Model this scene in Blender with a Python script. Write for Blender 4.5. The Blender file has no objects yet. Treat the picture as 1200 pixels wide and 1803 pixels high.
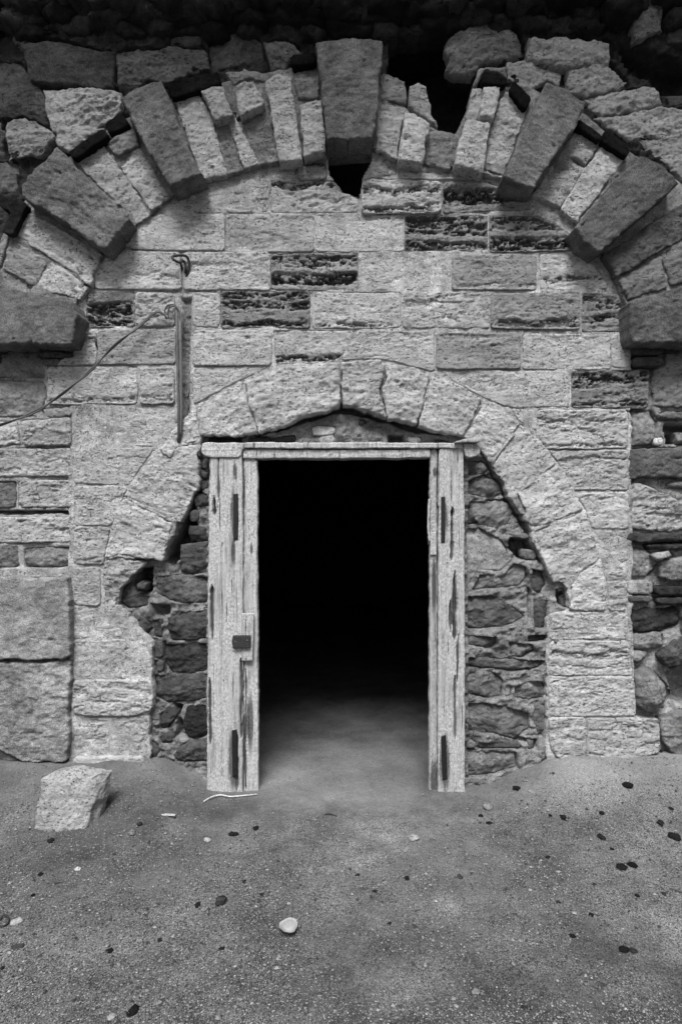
import bpy, bmesh, math, random
import numpy as np
from mathutils import Vector, noise as mnoise
rnd = random.Random(7)

# ------------------------------------------------------------------ camera, world, sun, exposure
S = 0.0033           # metres per photo pixel on the wall plane
D = 3.6              # camera to wall plane
H = 1.6              # eye height
HY = 901.5
FPX = D / S
sc = bpy.context.scene
cam_d = bpy.data.cameras.new("camera"); cam = bpy.data.objects.new("camera", cam_d)
sc.collection.objects.link(cam); sc.camera = cam
cam.location = (0, -D, H); cam.rotation_euler = (math.radians(90), 0, 0)
cam_d.sensor_fit = 'VERTICAL'; cam_d.sensor_height = 36.0; cam_d.lens = 36.0 * FPX / 1803.0
cam_d.clip_start = 0.05; cam_d.clip_end = 500

SUN_EL, SUN_AZ = math.radians(57), math.radians(-9)     # from the front, high, a little to the left
world = bpy.data.worlds.new("World"); sc.world = world; world.use_nodes = True
wn = world.node_tree.nodes; wl = world.node_tree.links
bg = wn["Background"]; sky = wn.new("ShaderNodeTexSky"); sky.sky_type = 'NISHITA'; sky.sun_disc = False
sky.sun_elevation = SUN_EL; sky.sun_rotation = math.radians(180) - SUN_AZ
sky.dust_density = 4.0; sky.air_density = 1.0
bw = wn.new("ShaderNodeRGBToBW"); wl.new(sky.outputs[0], bw.inputs[0]); wl.new(bw.outputs[0], bg.inputs[0])
bg.inputs[1].default_value = 0.05
sun_d = bpy.data.lights.new("sun", 'SUN'); sun = bpy.data.objects.new("sun", sun_d); sc.collection.objects.link(sun)
sun_d.energy = 2.1; sun_d.angle = math.radians(24); sun_d.color = (1, 1, 1)
sdir = Vector((math.sin(SUN_AZ) * math.cos(SUN_EL), -math.cos(SUN_AZ) * math.cos(SUN_EL), math.sin(SUN_EL)))
sun.rotation_euler = sdir.to_track_quat('Z', 'Y').to_euler()
sc.view_settings.view_transform = 'Standard'; sc.view_settings.look = 'None'
sc.view_settings.gamma = 1.0; sc.view_settings.use_curve_mapping = False
sc.view_settings.exposure = 1.50

# ------------------------------------------------------------------ noise on arrays
def _hash(ix, iy, seed):
    h = (ix.astype(np.int64) * 374761393 + iy.astype(np.int64) * 668265263 + seed * 1442695041) & 0xffffffff
    h = ((h ^ (h >> 13)) * 1274126177) & 0xffffffff
    h = (h ^ (h >> 16)) & 0xffffffff
    return h / 4294967295.0
def vn(x, y, seed=0):
    fx = np.floor(x); fy = np.floor(y); tx = x - fx; ty = y - fy
    tx = tx * tx * tx * (tx * (tx * 6 - 15) + 10); ty = ty * ty * ty * (ty * (ty * 6 - 15) + 10)
    ix = fx.astype(np.int64); iy = fy.astype(np.int64)
    a = _hash(ix, iy, seed); b = _hash(ix + 1, iy, seed); c = _hash(ix, iy + 1, seed); d = _hash(ix + 1, iy + 1, seed)
    return ((a + (b - a) * tx) * (1 - ty) + (c + (d - c) * tx) * ty) * 2 - 1
def fbm(x, y, octs=4, seed=0, gain=0.5):
    s = 0; a = 1.0; t = 0
    for i in range(octs):
        s = s + a * vn(x + 13.7 * i, y - 7.3 * i, seed + i * 17); t += a
        a *= gain; x = x * 2.03; y = y * 2.03
    return s / t
def ridge(x, y, octs=4, seed=0):
    s = 0; a = 1.0; t = 0
    for i in range(octs):
        s = s + a * (1 - 2 * np.abs(vn(x, y, seed + i * 31))); t += a; a *= 0.55; x = x * 2.1 + 3; y = y * 2.1 - 5
    return s / t
def sstep(a, b, x):
    t = np.clip((x - a) / (b - a), 0, 1); return t * t * (3 - 2 * t)

# ------------------------------------------------------------------ materials
def new_mat(name):
    m = bpy.data.materials.new(name); m.use_nodes = True
    nt = m.node_tree; b = nt.nodes["Principled BSDF"]
    b.inputs["Roughness"].default_value = 0.95; b.inputs["Specular IOR Level"].default_value = 0.15
    return m, nt, b
class NB:
    """short builder for grey node networks"""
    def __init__(s, nt): s.nt = nt; s.N = nt.nodes; s.L = nt.links
    def pos(s, scale=(1, 1, 1), per_object=True):
        g = s.N.new("ShaderNodeNewGeometry"); m = s.N.new("ShaderNodeMapping"); m.inputs["Scale"].default_value = scale
        if per_object:
            oi = s.N.new("ShaderNodeObjectInfo"); mu = s.N.new("ShaderNodeMath"); mu.operation = 'MULTIPLY'; mu.inputs[1].default_value = 37.0
            s.L.new(oi.outputs["Random"], mu.inputs[0])
            ad = s.N.new("ShaderNodeVectorMath"); ad.operation = 'ADD'
            s.L.new(g.outputs["Position"], ad.inputs[0]); s.L.new(mu.outputs[0], ad.inputs[1]); s.L.new(ad.outputs[0], m.inputs["Vector"])
        else: s.L.new(g.outputs["Position"], m.inputs["Vector"])
        return m.outputs[0]
    def noise(s, v, scale, detail=6, rough=0.6, dist=0.0):
        n = s.N.new("ShaderNodeTexNoise"); n.inputs["Scale"].default_value = scale; n.inputs["Detail"].default_value = detail
        n.inputs["Roughness"].default_value = rough; n.inputs["Distortion"].default_value = dist; s.L.new(v, n.inputs["Vector"])
        return n.outputs["Fac"]
    def voro(s, v, scale, feat='F1', rand=1.0):
        n = s.N.new("ShaderNodeTexVoronoi"); n.feature = feat; n.inputs["Scale"].default_value = scale
        n.inputs["Randomness"].default_value = rand; s.L.new(v, n.inputs["Vector"]); return n.outputs["Distance"], n.outputs["Color"]
    def rng(s, x, a, b, c=0.0, d=1.0, smooth=False):
        n = s.N.new("ShaderNodeMapRange"); n.inputs[1].default_value = a; n.inputs[2].default_value = b
        n.inputs[3].default_value = c; n.inputs[4].default_value = d
        if smooth: n.interpolation_type = 'SMOOTHSTEP'
        s.L.new(x, n.inputs[0]); return n.outputs[0]
    def m(s, op, a, b):
        n = s.N.new("ShaderNodeMath"); n.operation = op
        for i, v in enumerate((a, b)):
            if isinstance(v, (int, float)): n.inputs[i].default_value = v
            else: s.L.new(v, n.inputs[i])
        return n.outputs[0]
    def bump(s, h, strength, dist, prev=None):
        n = s.N.new("ShaderNodeBump"); n.inputs["Strength"].default_value = strength; n.inputs["Distance"].default_value = dist
        s.L.new(h, n.inputs["Height"])
        if prev is not None: s.L.new(prev, n.inputs["Normal"])
        return n.outputs[0]
    def objcol(s):
        oi = s.N.new("ShaderNodeObjectInfo"); b = s.N.new("ShaderNodeRGBToBW"); s.L.new(oi.outputs["Color"], b.inputs[0]); return b.outputs[0]
    def attr(s, name):
        a = s.N.new("ShaderNodeAttribute"); a.attribute_name = name; return a.outputs["Fac"]

def stone_mat(name, fine=1.0, speck=0.0, strata=True, pits=0.5, crust_shade=True, contrast=1.0):
    m, nt, b = new_mat(name); k = NB(nt)
    P = k.pos(); PS = k.pos((1.0, 1.0, 3.2)) if strata else P
    big = k.noise(PS, 5.5, 7, 0.62); med = k.noise(PS, 26, 8, 0.7); fin = k.noise(P, 150, 4, 0.75)
    c = k.objcol()
    c = k.m('MULTIPLY', c, k.rng(big, 0.32, 0.68, 1 - 0.30 * contrast, 1 + 0.20 * contrast))
    c = k.m('MULTIPLY', c, k.rng(med, 0.3, 0.7, 1 - 0.24 * contrast, 1 + 0.18 * contrast))
    c = k.m('MULTIPLY', c, k.rng(fin, 0.25, 0.75, 1 - 0.30 * contrast, 1 + 0.28 * contrast))
    if speck > 0:
        _, vc = k.voro(P, 330); bw = k.N.new("ShaderNodeRGBToBW"); k.L.new(vc, bw.inputs[0])
        c = k.m('MULTIPLY', c, k.rng(bw.outputs[0], 0.15, 0.85, 1 - speck, 1 + speck * 1.2))
        lo = k.noise(P, 2.6, 4, 0.6); c = k.m('MULTIPLY', c, k.rng(lo, 0.3, 0.7, 0.72, 1.25)); lo2 = k.noise(P, 11, 7, 0.75); c = k.m('MULTIPLY', c, k.rng(lo2, 0.34, 0.66, 0.75, 1.2))
    # small weathering pits: dark dirt caught in them, broken up by noise
    vd, _ = k.voro(P, 62); pitmask = k.rng(vd, 0.10, 0.34, 1.0, 0.0, True)
    pm = k.m('MULTIPLY', pitmask, k.rng(k.noise(P, 12, 6, 0.8), 0.52, 0.60, 0.0, 1.0))
    PC = k.pos((1.0, 1.0, 2.4)) if strata else P
    ch = k.m('MULTIPLY', k.rng(k.noise(PC, 52, 5, 0.72, 0.4), 0.575, 0.615), k.rng(k.noise(PS, 4.5, 5, 0.7), 0.42, 0.58, 0.2, 1.0))
    pm = k.m('MAXIMUM', pm, ch)
    c = k.m('MULTIPLY', c, k.rng(pm, 0, 1, 1.0, 1 - 0.78 * pits))
    if crust_shade:
        cr = k.attr("crust_shade"); cn = k.noise(PS, 48, 6, 0.75)
        cm = k.rng(k.m('ADD', cr, k.rng(cn, 0.3, 0.7, -0.35, 0.35)), 0.38, 0.72, 0.0, 1.0)
        c = k.m('MULTIPLY', c, k.rng(cm, 0, 1, 1.0, 0.38))
    k.L.new(c, b.inputs["Base Color"])
    n = k.bump(k.noise(P, 38, 8, 0.82), 0.9 * fine, 0.016); n = k.bump(fin, 0.9 * fine, 0.005, n)
    n = k.bump(k.m('SUBTRACT', 1.0, pm), 1.0 * pits, 0.012, n)
    k.L.new(n, b.inputs["Normal"])
    return m
M = {}
M['tuff'] = stone_mat("weathered_tuff", 1.0, 0, True, 1.0)
M['granite'] = stone_mat("speckled_granite", 1.1, 0.42, False, 0.35, False, 0.9)
M['rubble'] = stone_mat("rubble_stone", 1.1, 0.12, False, 0.8, True, 1.3)
M['brick'] = stone_mat("old_brick", 1.0, 0.15, False, 0.8, False, 1.4)
M['brick'].node_tree.nodes['Principled BSDF'].inputs['Specular IOR Level'].default_value = 0.03
M['mortar'] = stone_mat("lime_mortar", 1.2, 0.25, False, 0.9, True, 1.1)

def wood_mat():
    m, nt, b = new_mat("weathered_wood"); k = NB(nt)
    V = k.pos((1, 1, 0.05)); P = k.pos(); g = k.noise(V, 60, 8, 0.7, 0.6); g2 = k.noise(V, 230, 4, 0.6); big = k.noise(k.pos((1, 1, 0.25)), 9, 6, 0.65)
    flake = k.noise(k.pos((1, 1, 0.5)), 140, 5, 0.8)
    paint = k.rng(k.m('ADD', big, k.m('MULTIPLY', k.m('SUBTRACT', flake, 0.5), 0.35)), 0.44, 0.52)
    bare = k.m('MULTIPLY', k.rng(g, 0.28, 0.62, 0.35, 1.05), k.rng(g2, 0.3, 0.7, 0.75, 1.15))
    fl = k.rng(flake, 0.36, 0.60, 0.36, 1.25)
    mx = k.N.new("ShaderNodeMix"); mx.data_type = 'FLOAT'; k.L.new(paint, mx.inputs[0]); k.L.new(bare, mx.inputs[2]); k.L.new(fl, mx.inputs[3])
    c = k.m('MULTIPLY', k.objcol(), mx.outputs[0])
    cr = k.rng(k.noise(k.pos((1, 1, 0.03)), 85, 3, 0.5, 0.3), 0.30, 0.36, 0.22, 1.0); c = k.m('MULTIPLY', c, cr)
    rust = k.attr("crust_shade"); rm = k.rng(k.m('ADD', rust, k.rng(g, 0.3, 0.7, -0.3, 0.3)), 0.35, 0.7, 1.0, 0.25); c = k.m('MULTIPLY', c, rm)  # rust stains, plus shade painted into the slits
    k.L.new(c, b.inputs["Base Color"])
    n = k.bump(g, 0.6, 0.006); n = k.bump(flake, 0.9, 0.004, n); n = k.bump(cr, 0.7, 0.006, n); k.L.new(n, b.inputs["Normal"])
    return m
M['wood'] = wood_mat()
def iron_mat():
    m, nt, b = new_mat("rusty_iron"); k = NB(nt); P = k.pos()
    f = k.noise(P, 90, 6, 0.7); c = k.m('MULTIPLY', k.objcol(), k.rng(f, 0.3, 0.7, 0.55, 1.5)); k.L.new(c, b.inputs["Base Color"])
    b.inputs["Roughness"].default_value = 0.7; b.inputs["Specular IOR Level"].default_value = 0.3
    k.L.new(k.bump(f, 0.7, 0.003), b.inputs["Normal"]); return m
M['iron'] = iron_mat()
def plain_mat(name, rough=0.6, spec=0.3, scale=60, amp=0.2):
    m, nt, b = new_mat(name); k = NB(nt); P = k.pos(); f = k.noise(P, scale, 5, 0.65)
    k.L.new(k.m('MULTIPLY', k.objcol(), k.rng(f, 0.3, 0.7, 1 - amp, 1 + amp)), b.inputs["Base Color"])
    b.inputs["Roughness"].default_value = rough; b.inputs["Specular IOR Level"].default_value = spec
    k.L.new(k.bump(f, 0.3, 0.002), b.inputs["Normal"]); return m
M['cable'] = plain_mat("cable_sheath", 0.5, 0.4)
M['shell'] = plain_mat("shell_surface", 0.6, 0.3, 90, 0.15)

def ground_mat():
    m, nt, b = new_mat("gritty_earth"); k = NB(nt); P = k.pos(per_object=False)
    big = k.noise(P, 1.1, 5, 0.6, 0.4); mid = k.noise(P, 5, 7, 0.7); fin = k.noise(P, 60, 6, 0.8); grit = k.noise(P, 260, 3, 0.8)
    grime = k.attr("grit")     # where the coarse grit lies thick
    c = k.m('MULTIPLY', 0.106, k.rng(big, 0.36, 0.64, 0.62, 1.3))
    mmx = k.N.new("ShaderNodeMix"); mmx.data_type = 'FLOAT'; k.L.new(k.attr("sand"), mmx.inputs[0]); k.L.new(k.rng(mid, 0.34, 0.66, 0.62, 1.3), mmx.inputs[2]); mmx.inputs[3].default_value = 1.0
    c = k.m('MULTIPLY', c, mmx.outputs[0]); c = k.m('MULTIPLY', c, k.rng(fin, 0.3, 0.7, 0.78, 1.25))
    _, vc = k.voro(P, 240); bw = k.N.new("ShaderNodeRGBToBW"); k.L.new(vc, bw.inputs[0])
    grain = k.m('MULTIPLY', k.rng(bw.outputs[0], 0.2, 0.8, 0.3, 1.75), k.rng(grit, 0.3, 0.7, 0.5, 1.6))
    thick = k.m('MULTIPLY', grime, k.rng(k.noise(P, 6, 7, 0.8), 0.36, 0.56))
    mx = k.N.new("ShaderNodeMix"); mx.data_type = 'FLOAT'; k.L.new(k.rng(thick, 0, 1, 0.25, 1.0), mx.inputs[0]); mx.inputs[2].default_value = 1.0; k.L.new(grain, mx.inputs[3])
    c = k.m('MULTIPLY', c, mx.outputs[0])
    c = k.m('MULTIPLY', c, k.rng(k.attr("patch_and_shade"), 0, 1, 1.0, 0.5))  # dark patches, and the shade painted on the floor inside the doorway
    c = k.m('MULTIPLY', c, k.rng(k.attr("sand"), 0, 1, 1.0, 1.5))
    k.L.new(c, b.inputs["Base Color"])
    n = k.bump(mid, 0.3, 0.012); n = k.bump(fin, 0.7, 0.008, n); n = k.bump(grit, 0.8, 0.003, n); k.L.new(n, b.inputs["Normal"])
    return m
M['ground'] = ground_mat()
def gravel_mat():
    m, nt, b = new_mat("grit_grains"); k = NB(nt); g = k.N.new("ShaderNodeNewGeometry")
    r = k.N.new("ShaderNodeValToRGB"); r.color_ramp.interpolation = 'CONSTANT'
    e = r.color_ramp.elements; e[0].position = 0; e[0].color = (.035,) * 3 + (1,); e[1].position = 0.26; e[1].color = (.11,) * 3 + (1,)
    for p, v in ((0.5, .16), (0.84, .22), (0.98, .31)):
        q = e.new(p); q.color = (v, v, v, 1)
    k.L.new(g.outputs["Random Per Island"], r.inputs[0]); k.L.new(r.outputs[0], b.inputs["Base Color"]); return m
M['grains'] = gravel_mat()

# ------------------------------------------------------------------ objects
def link(o, parent=None):
    sc.collection.objects.link(o)
    if parent is not None:
        o.parent = parent; o.location = o.location - parent.location if parent.rotation_euler.z == 0 else o.location
    return o
def grey(o, v): o.color = (v, v, v, 1)
def thing(name, label, cat, loc=(0, 0, 0), group=None):
    o = bpy.data.objects.new(name, None); o.empty_display_size = 0.1; o.location = loc; sc.collection.objects.link(o)
    o['label'] = label; o['category'] = cat
    if group: o['group'] = group
    return o
def tag(o, label, cat, group=None):
    o['label'] = label; o['category'] = cat
    if group: o['group'] = group
    return o
def W(px, py, d=0.0):
    k = (D - d) / D
    return Vector(((px - 600) * S * k, -d, H + (HY - py) * S * k))
def mesh_from(name, V, quads, mat, parent, loc, tone, attrs=None, smooth=True, ngon=4):
    me = bpy.data.meshes.new(name)
    nv, nf = len(V), len(quads)
    me.vertices.add(nv); me.vertices.foreach_set("co", np.asarray(V, dtype=np.float32).ravel())
    q = np.asarray(quads, dtype=np.int32)
    me.loops.add(nf * ngon); me.loops.foreach_set("vertex_index", q.ravel())
    me.polygons.add(nf); me.polygons.foreach_set("loop_start", np.arange(0, nf * ngon, ngon, dtype=np.int32))
    me.polygons.foreach_set("use_smooth", np.full(nf, smooth))
    for k, a in (attrs or {}).items():
        at = me.attributes.new(k, 'FLOAT', 'POINT'); at.data.foreach_set("value", np.asarray(a, dtype=np.float32))
    me.update(calc_edges=True); me.materials.append(M[mat])
    o = bpy.data.objects.new(name, me); o.location = loc; link(o, parent); grey(o, tone)
    return o
def seg_dist(P, A, B):
    """nearest distance and nearest point from points P to segments A-B"""
    best = np.full(len(P), 1e9); near = np.zeros_like(P)
    AB = B - A; L2 = (AB ** 2).sum(1) + 1e-12
    CH = max(1, int(2e6 // max(1, len(A))))
    for s in range(0, len(P), CH):
        p = P[s:s + CH]
        t = np.clip(((p[:, None, :] - A[None]) * AB[None]).sum(2) / L2[None], 0, 1)
        q = A[None] + t[:, :, None] * AB[None]; d = ((p[:, None, :] - q) ** 2).sum(2)
        i = d.argmin(1); r = np.arange(len(p)); best[s:s + CH] = np.sqrt(d[r, i]); near[s:s + CH] = q[r, i]
    return best, near
def inside(P, A, B):
    out = np.zeros(len(P), bool)
    for a, b in zip(A, B):
        c = ((a[1] > P[:, 1]) != (b[1] > P[:, 1]))
        with np.errstate(divide='ignore', invalid='ignore'):
            x = (b[0] - a[0]) * (P[:, 1] - a[1]) / (b[1] - a[1]) + a[0]
        out ^= c & (P[:, 0] < x)
    return out
def parse(s): return [tuple(float(v) for v in p.split(",")) for p in s.split()]
SEED = [100]
def slab(name, poly, parent, mat, tone, d=0.0, thick=0.10, cell=1.9, rough=0.006, strata=0.0, rnd_e=0.012, wob=1.0,
         erode=None, pits=0, bulge=0.0, sink=None, facet=0.0, cut=None, holes=None, hole_depth=0.3, slope=None, align=True, lump=0.0, fn=None, chaikin=1, smooth=True):
    """one stone (or sheet of mortar): outline given on its own front plane, a real relief on its face and sides running back"""
    SEED[0] += 1; sd0 = SEED[0]; k = (D - d) / D
    if isinstance(poly, str): poly = parse(poly)
    P = np.array([((x - 600) * S * k, (HY - y) * S * k + H) for x, y in poly])
    c0 = P.mean(0)
    for _ in range(chaikin):
        Q = []
        for i in range(len(P)):
            a, b = P[i], P[(i + 1) % len(P)]; L = np.linalg.norm(b - a); t = min(0.25, 0.014 / max(L, 1e-6))
            Q += [a + (b - a) * t, a + (b - a) * (1 - t)]
        P = np.array(Q)
    R = []
    for i in range(len(P)):
        a, b = P[i], P[(i + 1) % len(P)]; n = max(1, int(np.linalg.norm(b - a) / (max(cell, 2.4) * S * 1.6)))
        for j in range(n): R.append(a + (b - a) * j / n)
    R = np.array(R)
    w = wob * S
    R = R + np.stack([fbm(R[:, 0] * 9, R[:, 1] * 9, 4, sd0) * w * 1.7, fbm(R[:, 0] * 9 + 50, R[:, 1] * 9, 4, sd0 + 3) * w * 1.7], 1)
    R = R + np.stack([fbm(R[:, 0] * 45, R[:, 1] * 45, 3, sd0 + 61), fbm(R[:, 0] * 45 + 50, R[:, 1] * 45, 3, sd0 + 63)], 1) * w * 1.1
    ang = 0.0
    if align:
        E = np.roll(P, -1, 0) - P; i = (E ** 2).sum(1).argmax(); ang = math.atan2(E[i, 1], E[i, 0])
        ang = (ang + math.pi / 4) % (math.pi / 2) - math.pi / 4
    ca, sa = math.cos(-ang), math.sin(-ang)
    L = R - c0; Lr = np.stack([L[:, 0] * ca - L[:, 1] * sa, L[:, 0] * sa + L[:, 1] * ca], 1)
    A = Lr; B = np.roll(Lr, -1, 0)
    c = cell * S; mn = Lr.min(0) - c * 0.5; mx = Lr.max(0) + c * 0.5
    nu = int(math.ceil((mx[0] - mn[0]) / c)) + 1; nv = int(math.ceil((mx[1] - mn[1]) / c)) + 1
    u = mn[0] + c * np.arange(nu); v = mn[1] + c * np.arange(nv); U, Vv = np.meshgrid(u, v)
    G = np.stack([U.ravel(), Vv.ravel()], 1)
    cu, cv = np.meshgrid(u[:-1] + c / 2, v[:-1] + c / 2); keep = inside(np.stack([cu.ravel(), cv.ravel()], 1), A, B)
    idx = np.arange(nu * nv).reshape(nv, nu)
    F = np.stack([idx[:-1, :-1].ravel(), idx[:-1, 1:].ravel(), idx[1:, 1:].ravel(), idx[1:, :-1].ravel()], 1)[keep]
    for hp in (cut or []):
        HP = np.array([((x - 600) * S * k, (HY - y) * S * k + H) for x, y in parse(hp)])
        cc = G[F].mean(1); cx = cc[:, 0] * ca + cc[:, 1] * sa + c0[0]; cz = -cc[:, 0] * sa + cc[:, 1] * ca + c0[1]
        q = np.stack([cx + .014 * fbm(cx * 12, cz * 12, 4, 41), cz + .014 * fbm(cx * 12, cz * 12, 4, 43)], 1); F = F[~inside(q, HP, np.roll(HP, -1, 0))]
    if len(F) == 0: return None
    used = np.unique(F); remap = np.full(nu * nv, -1); remap[used] = np.arange(len(used)); F = remap[F]; G = G[used]
    cnt = np.bincount(F.ravel(), minlength=len(G)); bd = cnt < 4
    dist, near = seg_dist(G, A, B)
    bd &= dist < 2.0 * c; G[bd] = near[bd]; dist[bd] = 0
    sdv = dist
    # back to wall axes
    X = G[:, 0] * ca + G[:, 1] * sa; Z = -G[:, 0] * sa + G[:, 1] * ca
    wx = X + c0[0]; wz = Z + c0[1]; gu, gv = G[:, 0], G[:, 1]
    h = np.zeros(len(G)); crust_shade = np.zeros(len(G))
    if rnd_e > 0:
        re = rnd_e * (1 + 0.5 * fbm(wx * 12, wz * 12, 2, sd0 + 5)); t = 1 - np.clip(sdv / re, 0, 1); h -= re * 0.8 * (1 - np.sqrt(np.clip(1 - t * t, 0, 1)))
    edge = sstep(0, 0.02, sdv)
    if rough > 0:
        h += rough * 1.2 * fbm(wx * 7, wz * 7, 5, sd0 + 7, 0.6) + rough * 0.8 * fbm(gu * 26, gv * 45, 4, sd0 + 9, 0.62)
    if lump > 0: h += lump * fbm(wx * 5.5, wz * 5.5, 3, sd0 + 21, 0.5) + lump * 0.7 * ridge(wx * 10, wz * 10, 3, sd0 + 23)
    if facet > 0:
        fr_ = random.Random(sd0 + 5); ru, rv = (mx[0] - mn[0]) / 2, (mx[1] - mn[1]) / 2; mu_, mv_ = (mx[0] + mn[0]) / 2, (mx[1] + mn[1]) / 2
        nu_ = (gu - mu_) / ru + 0.10 * fbm(wx * 16, wz * 16, 4, sd0 + 51); nv_ = (gv - mv_) / rv + 0.10 * fbm(wx * 16, wz * 16, 4, sd0 + 53)
        best = np.full(len(G), 9.0)
        for _ in range(11):
            a_, b_ = fr_.uniform(-.95, .95), fr_.uniform(-.95, .95); best = np.minimum(best, a_ * a_ + b_ * b_ - 2 * (a_ * nu_ + b_ * nv_) + fr_.uniform(0, .25))
        h += facet * np.clip(best, -1.3, .6)
    if strata > 0: # thin horizontal beds, chipped
        warp = gv + 0.02 * fbm(gu * 4, gv * 4, 3, sd0 + 11)
        r = ridge(gu * 5, warp * 34, 4, sd0 + 13); h += strata * r * 0.3
        cl = sstep(-0.1, 0.35, fbm(gu * 4, gv * 9, 3, sd0 + 14)) * 0.8 + 0.2
        q = fbm(gu * 24, warp * 75, 4, sd0 + 15, 0.7); h -= strata * 1.3 * sstep(0.20, 0.27, q) * cl * edge
        q2 = fbm(gu * 5, warp * 22, 5, sd0 + 16, 0.6); h -= strata * 1.5 * sstep(0.26, 0.29, q2) * edge
    if erode:
        vmin, vmax = gv.min(), gv.max(); f = 1 - (gv - vmin) / (vmax - vmin)
        for (f0, f1, dep) in erode:
            wv = 0.10 * fbm(gu * 7, gv * 7, 3, sd0 + 31)
            ff = f + wv; band = sstep(f0 - 0.05, f0 + 0.03, ff) * (1 - sstep(f1 - 0.02, f1 + 0.07, ff))
            cell_n = fbm(gu * 30, gv * 85, 4, sd0 + 33, 0.75); chew = sstep(-0.10, 0.12, cell_n + 0.35 * fbm(gu * 6, gv * 20, 2, sd0 + 35))
            h -= dep * band * (0.25 + 0.75 * chew) * edge; crust_shade = np.maximum(crust_shade, band * (0.20 + 0.8 * chew) * min(1, dep / .024))
    if pits:
        pr = random.Random(sd0); area = (mx[0] - mn[0]) * (mx[1] - mn[1]); n = int(pits * area / 0.1)
        for _ in range(n):
            pu = pr.uniform(mn[0], mx[0]); pv = pr.uniform(mn[1], mx[1]); pa = pr.uniform(0.006, 0.02); pb = pr.uniform(0.005, 0.009)
            s = (np.abs(gu - pu) < 0.05) & (np.abs(gv - pv) < 0.03)
            if s.any():
                e = np.exp(-(((gu[s] - pu) / pa) ** 2 + ((gv[s] - pv) / pb) ** 2)); h[s] -= e * pr.uniform(0.006, 0.016)
    if bulge: h += bulge * sstep(0, 0.09, sdv)
    if slope: h += slope[0] * gu + slope[1] * gv
    if fn is not None:
        r = fn(wx, wz, sdv, h); h = r[0]; crust_shade = np.maximum(crust_shade, r[1])
    for sp in (sink or []):
        if isinstance(sp, str): sp = parse(sp)
        HP = np.array([((x - 600) * S * k, (HY - y) * S * k + H) for x, y in sp]); lo = HP.min(0); hi = HP.max(0)
        ss = (wx > lo[0]) & (wx < hi[0]) & (wz > lo[1]) & (wz < hi[1])
        if ss.any():
            q = np.stack([wx[ss], wz[ss]], 1); A2, B2 = HP, np.roll(HP, -1, 0); dd, _ = seg_dist(q, A2, B2)
            h[ss] -= np.where(inside(q, A2, B2), 0.09 * sstep(0.004, 0.012, dd), 0)
    if holes:
        Pw = np.stack([wx, wz], 1)
        for hp in holes:
            dep = hole_depth
            if isinstance(hp, tuple): hp, dep = hp
            kh = (D) / D; HP = np.array([((x - 600) * S * k, (HY - y) * S * k + H) for x, y in parse(hp)])
            HA, HB = HP, np.roll(HP, -1, 0); Pn = Pw + np.stack([fbm(wx * 14, wz * 14, 3, sd0 + 41), fbm(wx * 14, wz * 14, 3, sd0 + 43)], 1) * 0.012
            ins = inside(Pn, HA, HB); dd, _ = seg_dist(Pn, HA, HB)
            h = h - np.where(ins, dep * sstep(0.0, 0.02, dd) * (1 + 0.15 * fbm(wx * 20, wz * 20, 2, 3)), 0)
    V = np.stack([X, -h, Z], 1)
    # sides
    e = np.concatenate([F[:, [0, 1]], F[:, [1, 2]], F[:, [2, 3]], F[:, [3, 0]]]); key = np.sort(e, 1); kk = key[:, 0].astype(np.int64) * len(G) + key[:, 1]
    _, inv, ct = np.unique(kk, return_inverse=True, return_counts=True); be = e[ct[inv.ravel()] == 1]
    bv = np.unique(be); m2 = np.full(len(G), -1); m2[bv] = len(G) + np.arange(len(bv))
    inset = (np.array([0, 0]) - np.stack([X[bv], Z[bv]], 1)) * 0.0
    back = np.stack([X[bv] + inset[:, 0], np.full(len(bv), thick), Z[bv] + inset[:, 1]], 1)
    V = np.concatenate([V, back]); F = np.concatenate([F, np.stack([be[:, 1], be[:, 0], m2[be[:, 0]], m2[be[:, 1]]], 1)])
    crust_shade = np.concatenate([crust_shade, crust_shade[bv] * 0.3])
    return mesh_from(name, V, F, mat, parent, Vector((c0[0], -d, c0[1])), tone, {"crust_shade": crust_shade}, smooth)

L_, M_, D_, K_ = 0.46, 0.27, 0.15, 0.05
def jit(v, a=0.12): return v * (1 + rnd.uniform(-a, a))
KIND = {
 's': dict(mat='tuff', rough=0.0045, strata=0.0035, rnd_e=0.0025, pits=4, wob=0.7, thick=0.12),
 'S': dict(mat='tuff', rough=0.008, strata=0.0055, rnd_e=0.006, pits=6, wob=0.9, thick=0.12),
 'e': dict(mat='tuff', rough=0.006, strata=0.005, rnd_e=0.004, pits=4, wob=0.6, thick=0.12),
 'r': dict(mat='rubble', chaikin=0, rough=0.013, strata=0.0, rnd_e=0.006, wob=2.4, lump=0.006, facet=.024, thick=0.15),
 'R': dict(mat='tuff', chaikin=0, rough=0.013, strata=0.004, rnd_e=0.008, wob=3.0, lump=0.006, facet=.022, thick=0.22, pits=3),
 'v': dict(mat='tuff', rough=0.010, strata=0.002, rnd_e=0.005, chaikin=0, wob=2.4, lump=0.004, facet=.006, thick=0.12, pits=3),
 'g': dict(mat='granite', rough=0.011, strata=0.0, facet=.008, pits=2, rnd_e=0.010, wob=2.2, lump=0.004, thick=0.35, chaikin=0),
 'b': dict(mat='brick', rough=0.006, strata=0.0, rnd_e=0.006, wob=0.7, thick=0.12, cell=2.2),
}
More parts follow.
